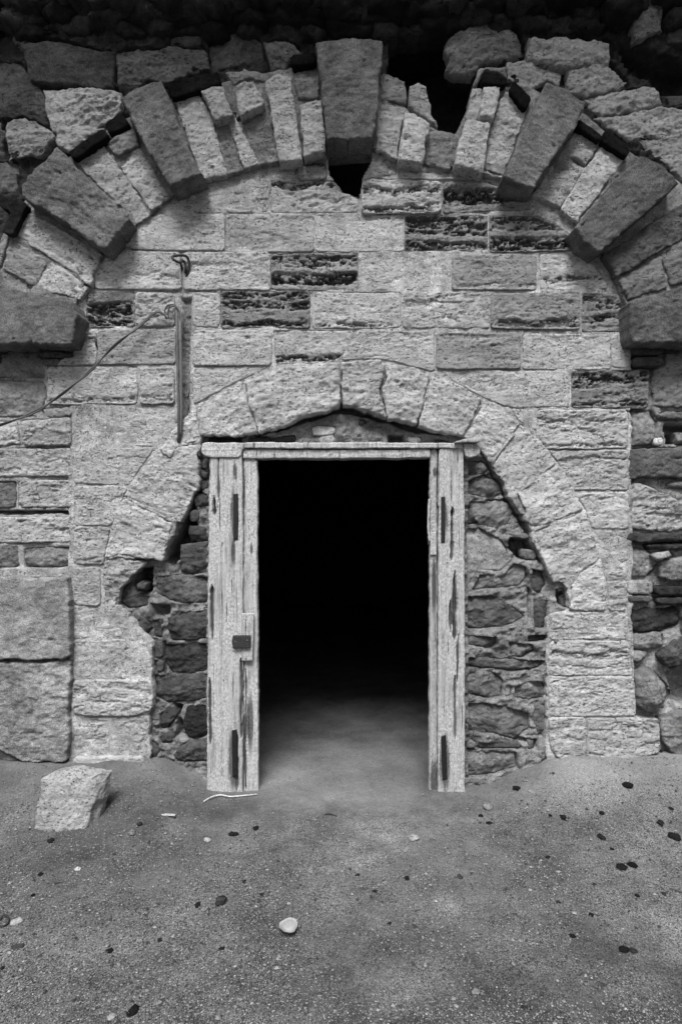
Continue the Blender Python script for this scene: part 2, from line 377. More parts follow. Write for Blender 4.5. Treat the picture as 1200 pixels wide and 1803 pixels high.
def put(name, rows, parent, base_d=0.0):
    for r in rows:
        if r[1] == 's' and len(r) == 3 and rnd.random() < 0.55:
            f0 = rnd.choice((0.0, .3, .6, .8)); r = (r[0], rnd.choice('sS'), r[2], dict(erode=[(f0, f0 + rnd.uniform(.08, .2), rnd.uniform(.006, .011))]))
        poly, kind, tone = r[0], r[1], r[2]; ex = dict(r[3]) if len(r) > 3 else {}
        kw = dict(KIND[kind]); d = base_d + ex.pop('d', rnd.choice((-0.004, -0.002, 0.0, 0.002, 0.006, 0.010)) if kind in 'seS' else rnd.uniform(-0.006, 0.006)); kw.update(ex)
        nm = ex.pop('name', name); kw.pop('name', None); lab = kw.pop('label', None); mat = kw.pop('mat')
        o = slab(nm, poly, parent, mat, jit(tone), d=d, **kw)
        if lab and o: o['label'] = lab
def eroded(rows): return [r[0] for r in rows]
def deep(rows): return [r[0] for r in rows if len(r) > 3 and max([e[2] for e in r[3].get('erode', [(0, 0, 0)])]) > .013]
def rect(x0, y0, x1, y1, i=0.5):
    j = lambda a=1.3: rnd.uniform(-a, a)
    def side(a, b, n):
        return [(a[0] + (b[0] - a[0]) * t / n + j(), a[1] + (b[1] - a[1]) * t / n + j()) for t in range(n)]
    p = [(x0 + i, y0 + i), (x1 - i, y0 + i), (x1 - i, y1 - i), (x0 + i, y1 - i)]; o = []
    nx = max(1, int((x1 - x0) / 38)); ny = max(1, int((y1 - y0) / 38))
    for q in range(4): o += side(p[q], p[(q + 1) % 4], nx if q % 2 == 0 else ny)
    return o

# ================================================================== GROUND (a sheet out to the horizon, rising a little against the wall)
def ground_h(x, y):
    x = np.asarray(x, float); y = np.asarray(y, float)
    side = np.where(x < 0, sstep(-0.70, -1.1, x) * 0.165, sstep(0.75, 1.35, x) * 0.19)
    near = sstep(-0.75, -0.05, y); z = side * near * (1 + 0.12 * fbm(x * 4, y * 4, 3, 15))
    z = z - 0.01 * sstep(0.5, 0.2, np.abs(x)) * sstep(-0.8, -0.1, y)
    z = z + 0.018 * fbm(x * 1.3, y * 1.3, 3, 5) * sstep(0.1, -0.5, y) + 0.006 * fbm(x * 6, y * 6, 4, 8)
    return z
def axis(lo, hi, step, far):
    a = list(np.arange(lo, hi + 1e-6, step)); g = step; p = hi; q = lo; up = []; dn = []
    while p < far:
        g *= 1.45; p += g; q -= g; up.append(p); dn.append(q)
    return np.array(dn[::-1] + a + up)
def build_ground():
    xs = axis(-3.2, 3.2, 0.013, 150); ys = axis(-2.6, 2.0, 0.013, 150)
    X, Y = np.meshgrid(xs, ys); x = X.ravel(); y = Y.ravel()
    z = ground_h(x, y) + 0.0035 * fbm(x * 30, y * 30, 4, 12, 0.7) * (np.abs(x) < 3.3) * (y < 2.0)
    V = np.stack([x, y, z], 1); nu, nv = len(xs), len(ys); idx = np.arange(nu * nv).reshape(nv, nu)
    F = np.stack([idx[:-1, :-1].ravel(), idx[:-1, 1:].ravel(), idx[1:, 1:].ravel(), idx[1:, :-1].ravel()], 1)
    sand = sstep(0.62, 0.35, np.abs(x)) * sstep(-0.32, -0.02, y + 0.08 * fbm(x * 5, y * 5, 2, 44))
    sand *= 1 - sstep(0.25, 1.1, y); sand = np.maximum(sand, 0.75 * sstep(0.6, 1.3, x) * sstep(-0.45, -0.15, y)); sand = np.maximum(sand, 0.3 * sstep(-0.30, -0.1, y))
    grit = sstep(-0.15, -0.55, y) * sstep(-0.35, 0.25, fbm(x * 1.2 + 4, y * 1.2, 3, 77) + 0.35)
    patch_and_shade = sstep(-1.45, -1.72, y + 0.12 * fbm(x * 4, y * 4, 3, 9)) * sstep(-0.3, 0.1, x) * 0.95  # darker patch over the near ground on the right
    patch_and_shade = np.maximum(patch_and_shade, 0.6 * np.exp(-(((x - 1.25) / 0.45) ** 2 + ((y + 0.52) / 0.10) ** 2)))
    patch_and_shade = np.maximum(patch_and_shade, 0.55 * np.exp(-(((x + 0.72) / 0.3) ** 2 + ((y + 0.28) / 0.10) ** 2)))
    patch_and_shade = np.maximum(patch_and_shade, 0.35 * np.exp(-(((x + 1.1) / 0.6) ** 2 + ((y + 0.75) / 0.12) ** 2)))
    patch_and_shade = np.maximum(patch_and_shade, 0.95 * sstep(0.05, 1.0, y + 0.2 * fbm(x * 2, y * 2, 3, 19)) * (y < 8))  # indoor shade painted into the floor colour, deepening behind the doorway
    o = mesh_from('ground', V, F, 'ground', None, (0, 0, 0), 0.2, {"sand": sand, "grit": grit, "patch_and_shade": patch_and_shade})
    o['kind'] = 'structure'
build_ground()
def on_ground(px, py):
    """world point of the ground seen at a photo position"""
    z = 0.0
    for _ in range(12):
        t = (H - z) * FPX / (py - HY); x = (px - 600) / FPX * t; y = -D + t; z = float(ground_h(np.array([x]), np.array([y]))[0])
    return Vector((x, y, z))

# ------------------------------------------------------------------ dark vaulted room behind the door
def box_mesh(name, bounds, mat, tone, kind='structure', parent=None, inward=True):
    bm = bmesh.new()
    for (x0, y0, z0, x1, y1, z1) in bounds:
        v = [bm.verts.new(p) for p in ((x0, y0, z0), (x1, y0, z0), (x1, y1, z0), (x0, y1, z0), (x0, y0, z1), (x1, y0, z1), (x1, y1, z1), (x0, y1, z1))]
        for f in ((0, 3, 2, 1), (4, 5, 6, 7), (0, 1, 5, 4), (1, 2, 6, 5), (2, 3, 7, 6), (3, 0, 4, 7)): bm.faces.new([v[i] for i in f])
    me = bpy.data.meshes.new(name); bm.to_mesh(me); bm.free(); me.materials.append(M[mat])
    o = bpy.data.objects.new(name, me); link(o, parent); grey(o, tone)
    if kind: o['kind'] = kind
    return o
box_mesh('wall_inner', [(-2.5, 0.75, -0.3, -2.2, 7, 3.4), (2.2, 0.75, -0.3, 2.5, 7, 3.4), (-2.5, 7, -0.3, 2.5, 7.3, 3.4)], 'mortar', 0.04)
box_mesh('ceiling_inner', [(-2.5, 0.75, 2.6, 2.5, 7, 3.0)], 'mortar', 0.04)
# the thick masonry core behind the facing stones, with the doorway left open
box_mesh('wall_core', [(-8, 0.52, -0.5, -0.80, 0.80, 6.5), (0.80, 0.52, -0.5, 8, 0.80, 6.5), (-0.799, 0.523, 2.05, 0.799, 0.797, 6.5)], 'mortar', 0.05)

# ================================================================== ASHLAR WALL inside the great arch
wall = thing('ashlar_wall', 'pale coursed ashlar wall filling the great arch around the doorway', 'stone wall', (0, 0, 0))
def slotnoise(wx, wz, sdv, h): return h, np.zeros(len(h))
E1 = [(0.10, 0.45, 0.025), (0.62, 0.90, 0.035)]
rows = []
# thin topmost course
rows += [("402,312 440,294 519,288 521,314 402,315", 's', L_), ("523,280 573,276 575,316 523,317", 'S', M_, dict(erode=[(0, .4, .02)])),
         ("657,278 690,280 700,308 657,312", 'S', M_), ("703,290 760,292 848,306 850,316 703,314", 's', L_)]
rows += [("322,372 330,345 360,322 400,315 473,314 473,374 322,376", 's', L_), ("477,318 585,318 600,338 631,348 631,375 477,375", 'S', L_ * .93, dict(erode=[(0.0, 0.22, 0.035)])),
         ("636,320 650,313 775,318 776,374 636,376", 'S', L_ * .95, dict(erode=[(0.28, 0.42, 0.03), (.8, 1, .025)], d=0.02)),
         ("779,320 845,318 915,340 932,356 932,368 779,375", 'e', M_, dict(erode=[(0.25, 0.68, 0.05)], d=0.004)),
         ("936,372 925,362 945,360 962,375 960,382 936,380", 's', M_)]
rows += [("240,440 216,432 225,405 262,382 275,377 395,377 395,441", 's', L_), (rect(397, 377, 554, 444), 's', M_ * 1.25), (rect(555, 377, 711, 444), 's', L_, dict(erode=[(.0, .15, .012)])),
         (rect(712, 379, 858, 443), 'e', M_, dict(erode=[(0.0, 0.5, 0.028), (.72, .98, .028)])), ("861,379 945,381 985,398 1005,415 1008,430 1005,440 861,444", 'e', M_ * .95, dict(erode=[(0.05, 0.42, 0.022), (.62, .98, .045)]))]
rows += [("166,508 168,470 200,440 318,443 319,509", 's', L_ * 1.03), (rect(321, 443, 476, 510), 's', L_ * .97), (rect(477, 446, 631, 511), 'e', M_ * 1.05, dict(erode=[(0.08, 0.32, 0.028), (.52, .78, .055)])),
         (rect(632, 446, 790, 511), 's', L_ * .97), (rect(795, 447, 945, 512), 's', M_ * 1.12), ("949,447 1015,440 1035,455 1062,490 1072,508 950,511", 's', L_, dict(erode=[(.62, .75, .02)]))]
rows += [("152,576 153,514 237,514 238,575", 'e', M_, dict(erode=[(0.28, 0.98, 0.035)])), (rect(239, 514, 308, 575), 's', L_ * .96), (rect(340, 514, 387, 577), 's', L_),
         (rect(388, 512, 546, 577), 'e', M_, dict(erode=[(0.0, 0.2, 0.028), (.28, .45, .028), (.82, 1, .03)])), (rect(548, 514, 706, 578), 's', L_ * .97, dict(erode=[(.85, .96, .02)])), (rect(708, 514, 862, 578), 's', L_ * .95),
         (rect(864, 516, 1020, 579), 's', M_ * 1.02, dict(erode=[(.72, .95, .018)])), ("1023,517 1080,516 1093,530 1102,548 1104,584 1023,584", 'e', M_ * 1.05, dict(erode=[(0.1, 0.42, 0.02), (.58, .7, .03)]))]
rows += [("132,584 170,580 170,642 90,643 132,620", 's', L_ * .9, dict(erode=[(.1, .35, .012)])), (rect(171, 579, 309, 642), 's', M_ * 1.1), (rect(340, 580, 478, 644), 's', L_), ("481,582 625,582 596,636 540,640 485,642", 's', L_ * .93, dict(erode=[(.75, .98, .03)])),
         ("629,582 763,582 765,655 672,632 600,634", 's', L_ * .96), (rect(766, 585, 917, 650), 's', M_ * 1.05), (rect(919, 587, 1074, 651), 's', L_), (rect(1076, 587, 1108, 648), 's', L_)]
rows += [("83,712 84,645 241,645 242,711", 's', L_ * .98, dict(erode=[(.85, 1, .015)])), (rect(244, 645, 308, 711), 's', L_ * .93), ("340,712 341,646 478,644 425,668 345,710", 's', L_),
         ("800,672 775,652 1001,654 1002,716 895,718 848,698", 's', L_ * .93), ("1005,655 1143,650 1141,719 1005,718", 'e', M_, dict(erode=[(0.02, 0.35, 0.035), (.8, 1, .02)]))]
rows += [("133,785 134,714 308,713 304,772 275,785", 's', L_ * .9, dict(erode=[(.7, .98, .012)])), ("898,720 943,722 944,760 915,742", 's', L_ * .9), (rect(945, 721, 1106, 790), 'S', L_ * .97, dict(erode=[(.25, .35, .012), (.85, 1, .015)])), ]
rows += [("131,852 132,788 273,788 243,828 228,854", 's', L_ * .88), ("129,925 130,855 226,857 215,878 196,925", 's', L_ * .88, dict(erode=[(.3, .9, .01)])), ("129,994 130,928 194,928 184,978 183,994", 'S', L_ * .85), (rect(129, 998, 177, 1066), 's', L_ * .88),
         ("925,748 943,792 1106,792 1106,863 1008,863 983,815 945,775", 'S', L_ * .93, dict(erode=[(.0, .3, .015)])), ("1012,868 1106,865 1105,931 1042,932 1030,896", 'S', L_ * .92), ("1046,934 1105,934 1104,1002 1060,1002", 's', L_ * .85), ("1067,1006 1104,1005 1104,1076 1071,1076", 's', L_ * .85)]
rows += [("127,1068 185,1070 205,1085 218,1120 127,1124", 'S', L_ * .96), (rect(126, 1126, 268, 1196), 'S', L_ * .93), ("127,1198 268,1198 268,1250 230,1262 150,1259 127,1255", 'S', L_ * .98, dict(d=0.012)), ("128,1263 215,1264 264,1258 262,1290 248,1305 245,1333 128,1332", 'S', L_ * .95),
         ("972,1078 1104,1080 1105,1126 968,1126", 'S', L_ * .95), ("968,1128 1106,1128 1114,1190 966,1190", 'S', L_, dict(erode=[(.35, .5, .014)])), ("966,1192 1116,1192 1119,1262 966,1262", 'S', L_ * 1.02, dict(d=0.008)), ("966,1264 1032,1264 1032,1337 985,1340 968,1318", 'S', L_ * .98, dict(d=0.015)), ("1035,1264 1160,1266 1162,1325 1100,1340 1034,1337", 'S', L_ * .98, dict(d=0.015)),
         ("128,1335 250,1334 255,1350 128,1352", 's', L_ * .9, dict(d=0.03))]
slab('mortar', "122,1352 122,640 120,560 165,470 240,380 330,310 430,275 520,262 660,258 800,270 930,320 1015,385 1075,450 1110,560 1112,1352 960,1352 960,1085 1000,1075 1030,1000 1000,900 940,800 860,735 760,690 600,665 440,700 330,750 260,840 215,930 205,1060 268,1130 262,1345",
     wall, 'mortar', 0.47, d=0.001, thick=0.55, cell=2.4, rough=0.006, rnd_e=0, wob=3.0, align=False, pits=3,
     cut=["576,255 655,255 655,285 640,312 634,348 605,340 588,322 575,300"], holes=[("318,520 338,525 338,640 334,780 312,782 314,640", 0.035)], sink=deep(rows))
put('stone', rows, wall, 0.005)
slab('chase_mortar', "320,455 332,470 339,530 338,640 332,700 330,775 312,790 306,770 309,640 310,580 312,530 318,505", wall, 'mortar', 0.24, d=-0.022, thick=0.03, cell=1.9, rough=.012, rnd_e=0, lump=.008, wob=3, align=False)

# ================================================================== DOORWAY ARCH
arch2 = thing('doorway_arch', 'rough pale stone arch ring curving over the wooden door frame', 'arch', (0, 0, 0))
rows = [("180,1066 182,990 205,979 236,986 258,992 240,1006 226,1022 212,1040 206,1066", 'v', L_ * .62, dict(lump=.02, facet=.02, rough=.014)),
 ("184,984 188,955 200,905 218,877 303,920 296,950 285,988 240,984 215,976", 'v', L_ * .92, dict(lump=.012)),
 ("220,873 246,830 278,792 300,806 315,785 348,780 350,855 335,885 318,918 305,916", 'v', L_ * .97, dict(lump=.010)),
 ("280,789 312,750 345,714 350,770 349,777 318,780 300,800", 'v', L_, dict(lump=.008)),
 ("348,711 425,673 436,712 455,760 425,767 358,766 352,768", 'v', L_ * 1.04, dict(lump=.008)),
 ("428,671 510,646 596,637 599,713 510,745 458,760 440,714", 'v', L_ * .98, dict(lump=.014, d=.03)),
 ("599,636 672,634 677,655 668,690 680,737 645,721 612,711 602,712", 'v', L_ * .92, dict(lump=.017, d=.03)),
 ("676,640 722,644 757,660 745,705 735,747 683,738 671,692 680,660", 'v', L_ * .93, dict(lump=.017, d=.03)),
 ("760,661 806,677 848,700 830,740 812,770 798,768 738,748 748,706", 'v', L_ * .98, dict(lump=.009, d=.02)),
 ("851,703 885,722 916,745 895,772 870,805 848,792 815,770 833,740", 'v', L_ * 1.02, dict(lump=.008)),
 ("919,749 952,780 979,815 945,842 906,868 885,845 866,822 874,806 897,774", 'v', L_ * .98, dict(lump=.009)),
 ("982,818 1010,860 1027,897 985,914 944,928 920,915 925,900 908,871 946,845", 'v', L_ * .95, dict(lump=.010)),
 ("1029,900 1045,945 1054,984 1020,1005 1000,1025 975,1028 957,990 940,935 985,917", 'v', L_ * .93, dict(lump=.012)),
 ("1056,988 1066,1030 1068,1074 1004,1077 1004,1032 1022,1008", 'v', L_ * 1.05, dict(lump=.006))]
slab('mortar', "205,1062 195,985 206,905 232,855 285,795 350,730 430,690 510,662 600,652 680,655 750,675 840,712 905,760 965,825 1012,905 1040,985 1050,1070 1000,1070 990,1020 955,985 935,930 900,880 865,820 840,785 800,765 735,744 680,735 610,708 510,738 440,758 356,768 345,850 315,910 285,980 235,985 205,1040",
     arch2, 'mortar', 0.44, d=0.014, thick=0.5, cell=2.4, rough=0.010, wob=4, rnd_e=0.004, align=False, sink=eroded(rows))
put('voussoir', rows, arch2, 0.016)

# ================================================================== RUBBLE INFILL between the doorway arch and the frame
inf = thing('infill_wall', 'dark rubble and brick infill around the frame under the doorway arch', 'rubble wall', (0, 0, 0))
SM = 0.145
rows = [("314,957 366,955 366,1008 340,1012 318,1006", 'r', SM), ("272,1014 318,1012 366,1014 366,1062 320,1063 297,1058 276,1045", 'r', SM * .85), ("238,1030 248,1024 258,1029 257,1040 240,1040", 'r', SM * 1.3, dict(d=.03, rnd_e=.02)),
 ("206,1045 232,1022 240,1045 265,1048 262,1068 225,1072 212,1062", 'r', SM * 1.0), ("240,1095 255,1088 269,1092 270,1108 258,1117 240,1115", 'r', SM * 1.05, dict(rnd_e=.03)), ("216,1084 229,1082 237,1117 222,1119", 'b', K_, dict(name='brick')),
 ("298,1086 330,1078 366,1072 366,1125 325,1128 302,1129 296,1105", 'r', SM * .68), ("291,1134 366,1131 366,1182 340,1186 300,1186 290,1170", 'r', SM * .68), ("273,1090 288,1088 286,1122 272,1120", 'b', SM, dict(name='brick')),
 ("272,1127 286,1130 286,1159 273,1158", 'b', SM * 1.2, dict(name='brick')), ("275,1163 289,1162 288,1182 275,1184", 'b', SM, dict(name='brick')), ("270,1188 300,1188 366,1186 366,1230 330,1236 296,1240 272,1226", 'r', SM * .95),
 ("281,1256 296,1246 315,1252 312,1264 296,1284 282,1286", 'r', SM * .6), ("322,1272 332,1246 366,1238 366,1297 345,1302 330,1300", 'r', SM * .32), ("305,1330 325,1306 366,1300 366,1342 310,1342", 'r', SM * 1.0),
 ("280,1297 296,1288 306,1298 300,1308 284,1310", 'r', SM * .8), ("252,1306 276,1300 284,1318 276,1334 256,1336", 'r', SM * .95), ("330,925 366,930 366,953 334,955", 'r', SM * .6), ("333,900 349,896 350,918 334,920", 'b', SM * 1.2, dict(name='brick')),
 ("352,812 366,812 366,826 354,826", 'b', SM * 1.2, dict(name='brick')), ("353,830 366,830 366,842 353,842", 'b', SM * 1.2, dict(name='brick')), ("349,848 366,846 366,862 352,864", 'b', SM, dict(name='brick')), ("338,870 366,868 366,892 345,893", 'r', SM),
 # right side
 ("820,812 846,810 864,828 850,836 820,840", 'r', SM * 1.0), ("820,846 850,834 878,850 886,868 866,880 820,872", 'r', SM * .85, dict(lump=.015)), ("820,882 864,884 884,876 904,900 890,926 862,930 842,922", 'r', SM * 1.15), ("820,886 836,902 842,922 820,926", 'r', SM * .75),
 ("819,930 842,928 876,948 904,976 900,988 880,1006 842,1004 826,1030 819,1034", 'r', SM * 1.2, dict(lump=.002, rough=.006)), ("826,1040 842,1010 882,1012 902,990 926,998 929,1016 914,1032 870,1037", 'r', SM * 1.1),
 ("932,1000 952,1003 961,1028 946,1046 931,1036", 'r', SM * .5), ("820,1048 864,1046 900,1066 926,1086 884,1106 820,1109", 'r', SM * .95), ("936,1056 963,1054 963,1108 934,1106", 'r', SM * .6), ("820,1118 872,1117 874,1134 860,1142 820,1136", 'r', SM * 1.0),
 ("892,1128 934,1132 943,1146 920,1158 896,1156", 'r', SM * 1.1, dict(rnd_e=.03)), ("922,1116 962,1113 960,1127 926,1131", 'b', SM * .5, dict(name='brick')), ("820,1153 880,1156 960,1160 946,1176 905,1183 870,1178 820,1174", 'r', SM * .8),
 ("820,1182 864,1180 884,1194 883,1226 858,1231 820,1222", 'r', SM * 1.05), ("888,1200 900,1206 897,1226 884,1226", 'b', SM * 1.7, dict(name='brick')), ("902,1204 944,1195 965,1204 964,1228 932,1233 902,1228", 'r', SM * .98),
 ("820,1235 870,1236 930,1252 931,1284 905,1302 868,1292 820,1288", 'r', SM * .72), ("938,1240 964,1236 962,1275 965,1290 946,1298 937,1270", 'r', SM * .95), ("838,1305 880,1304 915,1307 917,1318 840,1316", 'b', SM * .45, dict(name='brick')), ("820,1303 836,1302 837,1317 820,1318", 'b', SM * 1.2, dict(name='brick')),
 ("820,1323 866,1320 908,1320 910,1350 880,1360 822,1368", 'r', SM * 1.0), ("924,1298 944,1300 946,1318 926,1320", 'r', SM * .9, dict(rnd_e=.025)), ("952,1288 975,1296 986,1322 972,1328 955,1310", 'r', SM * 1.15),
 ("890,935 928,938 932,948 892,943", 'b', SM * 1.2, dict(name='brick')), ("916,966 942,970 944,988 918,986", 'b', SM * .5, dict(name='brick')), ("978,1035 998,1035 998,1042 978,1043", 'b', SM * .8, dict(name='brick')), ("984,1048 999,1046 999,1068 986,1070", 'b', SM * .35, dict(name='brick')),
 # over the lintel
 ("549,751 571,749 590,753 589,764 566,767 549,764", 'b', L_ * .9, dict(name='brick')), ("561,769 589,766 588,782 562,782", 'b', L_ * .7, dict(name='brick')), ("525,770 545,770 545,782 525,782", 'b', SM, dict(name='brick')), ("486,768 521,766 521,778 486,779", 'b', K_, dict(name='brick')),
 ("437,771 476,770 476,780 437,781", 'b', K_, dict(name='brick')), ("366,772 424,773 424,781 366,781", 'b', K_ * .8, dict(name='brick')), ("715,768 742,770 740,782 718,782", 'b', SM * 1.5, dict(name='brick')), ("764,774 790,775 788,782 766,782", 'b', K_, dict(name='brick')), ("632,738 646,738 642,748 632,746", 'r', SM * .4)]
slab('mortar', "225,1352 222,1180 205,1130 200,1000 215,950 300,880 335,790 345,745 600,690 720,710 860,775 960,900 1000,1000 1010,1080 985,1120 985,1352 818,1400 806,1400 806,786 380,786 380,1395 300,1352",
     inf, 'mortar', 0.24, d=-0.05, fn=lambda wx, wz, sdv, h: (h + 0.020 * sstep(0.4, 0.7, wx) + 0.01 * np.exp(-((wx / .35) ** 2)), 0 * h), thick=0.47, cell=2.4, rough=0.022, rnd_e=0, lump=0.026, wob=0.3, align=False, pits=3,
     holes=[("236,1000 270,1000 270,1035 262,1048 236,1040", .2), ("893,944 945,950 946,985 915,986 892,965", .15), ("682,765 712,762 716,780 682,782", .1), ("975,1035 1002,1032 1002,1072 975,1066", .08),
            ("330,905 350,895 352,955 300,1000 290,985 318,930", .12), ("365,768 425,770 425,782 365,784", .08), ("286,990 314,928 340,872 352,850 360,868 338,925 308,1000", .12), ("850,798 878,828 908,878 938,928 958,988 944,996 922,940 892,890 862,842", .09), ("440,762 510,742 600,710 640,720 735,746 790,768 735,764 650,738 600,728 520,752 450,772", .08),
            ("262,1060 300,1062 298,1084 272,1088", .09), ("286,1126 294,1128 296,1190 288,1188", .07), ("300,1236 325,1240 320,1262 305,1248", .08), ("315,1262 326,1268 322,1300 305,1300", .08), ("960,1108 970,1112 966,1200 958,1200", .05), ("905,1290 938,1300 925,1308 900,1306", .06), ("862,872 884,882 872,890 850,884", .05), ("924,1032 934,1040 936,1104 926,1096", .06), ("818,1312 838,1318 838,1326 818,1324", .05), ("437,768 520,765 520,781 437,781", .06)], sink=eroded(rows))
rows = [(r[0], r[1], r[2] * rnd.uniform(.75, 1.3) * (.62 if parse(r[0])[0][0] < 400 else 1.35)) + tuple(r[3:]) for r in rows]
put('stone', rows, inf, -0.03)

# ================================================================== GREAT ARCH
arch = thing('great_arch', 'great round arch of granite voussoirs alternating with pale tuff blocks', 'arch', (0, 0, 0))
slab('mortar', "0,612 0,425 45,350 125,275 225,205 330,165 440,135 556,112 672,130 705,180 745,222 800,240 835,165 920,150 1030,205 1110,270 1210,330 1240,480 1240,612 1112,608 1105,545 1065,450 1000,378 935,325 850,300 760,290 655,262 575,268 490,286 400,306 330,325 255,385 180,440 135,530 128,612",
     arch, 'mortar', 0.26, d=0.030, thick=0.14, cell=3.2, rough=0.01, rnd_e=0, lump=0.012, align=False, pits=3)
GR = 0.135
g = dict(d=0.125, thick=0.4)
rows = [("557,68 615,66 675,67 667,160 658,244 616,243 575,244 565,150", 'g', GR * 1.1, dict(d=.125, thick=.17, label='wedge shaped granite keystone at the crown')),
 ("212,172 240,151 283,138 305,190 346,292 356,304 299,330 260,265", 'g', GR * .95, dict(d=.13)), ("34,326 62,290 98,257 160,318 228,384 182,441 110,388 38,346", 'g', GR * .95, dict(d=.12, rough=.012, lump=.010)),
 ("-60,500 0,499 50,513 124,531 138,556 124,604 -60,608", 'g', GR * 1.15, dict(d=.12, rough=.007)), ("962,143 1000,157 1032,180 1010,228 938,330 910,325 886,308 920,230", 'g', GR * 1.05, dict(d=.13)),
 ("1013,400 1070,330 1130,270 1165,290 1196,322 1130,380 1056,444 1025,425", 'g', GR * 1.05, dict(d=.12)), ("1108,532 1200,503 1260,500 1260,604 1200,604 1114,602 1108,570", 'g', GR * 1.1, dict(d=.10))]
T = L_ * 1.0
rows += [("50,372 110,402 180,446 157,500 85,452 28,412", 'v', T), ("16,420 84,455 62,503 4,474", 'v', M_ * .9), ("88,457 156,503 140,528 120,522 62,504", 'v', T), ("0,430 14,418 2,470 -20,470", 'v', M_, {}),
 ("136,286 183,257 225,318 264,378 240,394", 'v', M_ * 1.25), ("200,276 244,258 272,300 300,344 268,368 235,330", 'v', T * .95), ("188,250 232,224 246,254 205,272", 'v', M_ * .8, dict(d=.02)),
 ("307,176 350,163 374,212 400,306 357,318 330,240", 'v', T), ("353,156 392,149 412,204 378,212", 'v', T * .9, dict(lump=.02, d=.055)), ("377,214 400,210 426,299 402,307", 'v', M_ * .85), ("402,210 416,207 456,285 430,298", 'v', T * .9),
 ("423,207 470,192 491,286 458,290", 'v', M_ * .8), ("412,152 428,140 446,144 466,182 424,202", 'v', T, dict(lump=.02, d=.06)), ("468,142 486,128 511,132 522,200 530,277 492,287 478,210", 'v', T * .97, dict(d=.06)),
 ("516,128 557,116 563,170 522,174", 'v', M_ * .8), ("526,178 565,173 572,262 534,276", 'v', T * .93, dict(pits=22, d=.05)), ("395,128 430,118 470,130 462,142 440,136 412,148", 'v', M_ * 1.1, dict(lump=.02)),
 ("674,126 712,140 715,184 669,176", 'v', M_ * .95), ("669,179 711,192 698,280 661,264", 'v', T * .98), ("713,194 756,216 746,286 701,281", 'v', T, dict(d=.06)), ("720,152 735,146 749,152 762,204 775,222 720,186", 'v', T * .95, dict(lump=.012)),
 ("756,222 800,236 792,300 750,292", 'v', M_ * .85), ("832,154 848,156 845,204 812,236", 'v', T * .9), ("850,152 882,154 867,206 846,202", 'v', T, dict(d=.06)), ("820,212 862,216 850,304 800,292 806,250", 'v', T * 1.02, dict(d=.06)),
 ("888,158 924,184 922,206 886,312 850,304 866,218", 'v', T, dict(lump=.014)), ("1012,230 1056,252 1032,291 987,268", 'v', T * .85, dict(lump=.016)), ("986,270 1028,294 985,364 938,340", 'v', T), ("1059,256 1100,278 1014,392 988,366 1030,296", 'v', T * 1.02),
 ("1060,448 1200,360 1240,360 1240,415 1200,420 1085,486", 'v', M_ * .35, dict(lump=.02, d=.01)), ("1086,490 1164,452 1176,504 1106,524", 'v', M_ * .75), ("1168,452 1240,436 1240,494 1182,502", 'v', M_ * .65)]
put('voussoir', rows, arch, 0.045)
# thin dark bricks of the outer ring
rows = [("292,146 305,142 384,124 390,146 302,174", 'b', .03), ("183,216 213,196 228,218 192,236", 'b', .035), ("118,268 182,225 193,240 131,281", 'b', .03), ("850,122 893,136 890,152 848,147", 'b', .03), ("905,139 936,172 924,194 895,158", 'b', .03),
 ("1016,208 1060,238 1055,250 1012,222", 'b', .03), ("1066,224 1110,262 1103,277 1058,248", 'b', .03), ("0,345 34,350 48,358 22,415 2,408 20,372 0,366", 'b', .05), ("512,95 556,92 556,112 513,116", 'b', .025)]
rows = [(r[0], r[1], r[2] * .45) for r in rows]
put('brick', rows, arch, 0.085)

# ================================================================== PIERS either side
lp = thing('left_pier', 'coursed block pier left of the ashlar wall with two big lower blocks', 'stone pier', (0, 0, 0))
B = -0.002
rows = [("-60,617 66,618 78,640 79,666 -60,665", 'r', M_ * .8, dict(lump=.003)), ("68,618 96,617 130,622 126,630 100,629 70,629", 'b', K_ * 1.5, dict(name='brick', d=.03)), ("70,632 106,631 105,643 78,643", 'b', M_ * .7, dict(name='brick', d=.02)),
 ("-60,669 74,669 80,682 80,700 70,733 -60,735", 'r', M_ * .95, dict(lump=.003)), ("74,717 131,717 128,733 76,733", 'v', M_), ("-60,740 30,742 33,784 -60,785", 'v', L_ * .9), ("37,740 125,736 126,783 40,784", 'S', L_ * .9, dict(lump=.014)),
 ("-90,790 127,790 128,838 -90,840", 'S', L_ * .95), ("-60,847 29,847 28,893 -60,893", 'r', M_ * .7, dict(lump=.002)), ("33,846 126,845 126,893 33,893", 'S', L_ * .88, dict(lump=.006)), ("-60,910 126,910 126,955 -60,956", 'S', L_ * .92, dict(lump=.008)),
 ("-60,961 33,961 35,1000 -60,1003", 'r', M_ * .85, dict(lump=.003)), ("42,964 126,963 126,998 42,1000", 'r', M_ * .85, dict(lump=.003)), ("-80,1016 118,1016 122,1060 122,1158 110,1162 -80,1163", 'g', M_ * 1.05, dict(d=.07, rough=.008, lump=.006, label='big squared speckled granite block')),
 ("-80,1169 122,1166 121,1200 118,1344 44,1345 0,1322 -80,1322", 'g', M_ * .95, dict(d=.05, rough=.012, lump=.010, label='big broken lighter granite block at the foot'))]
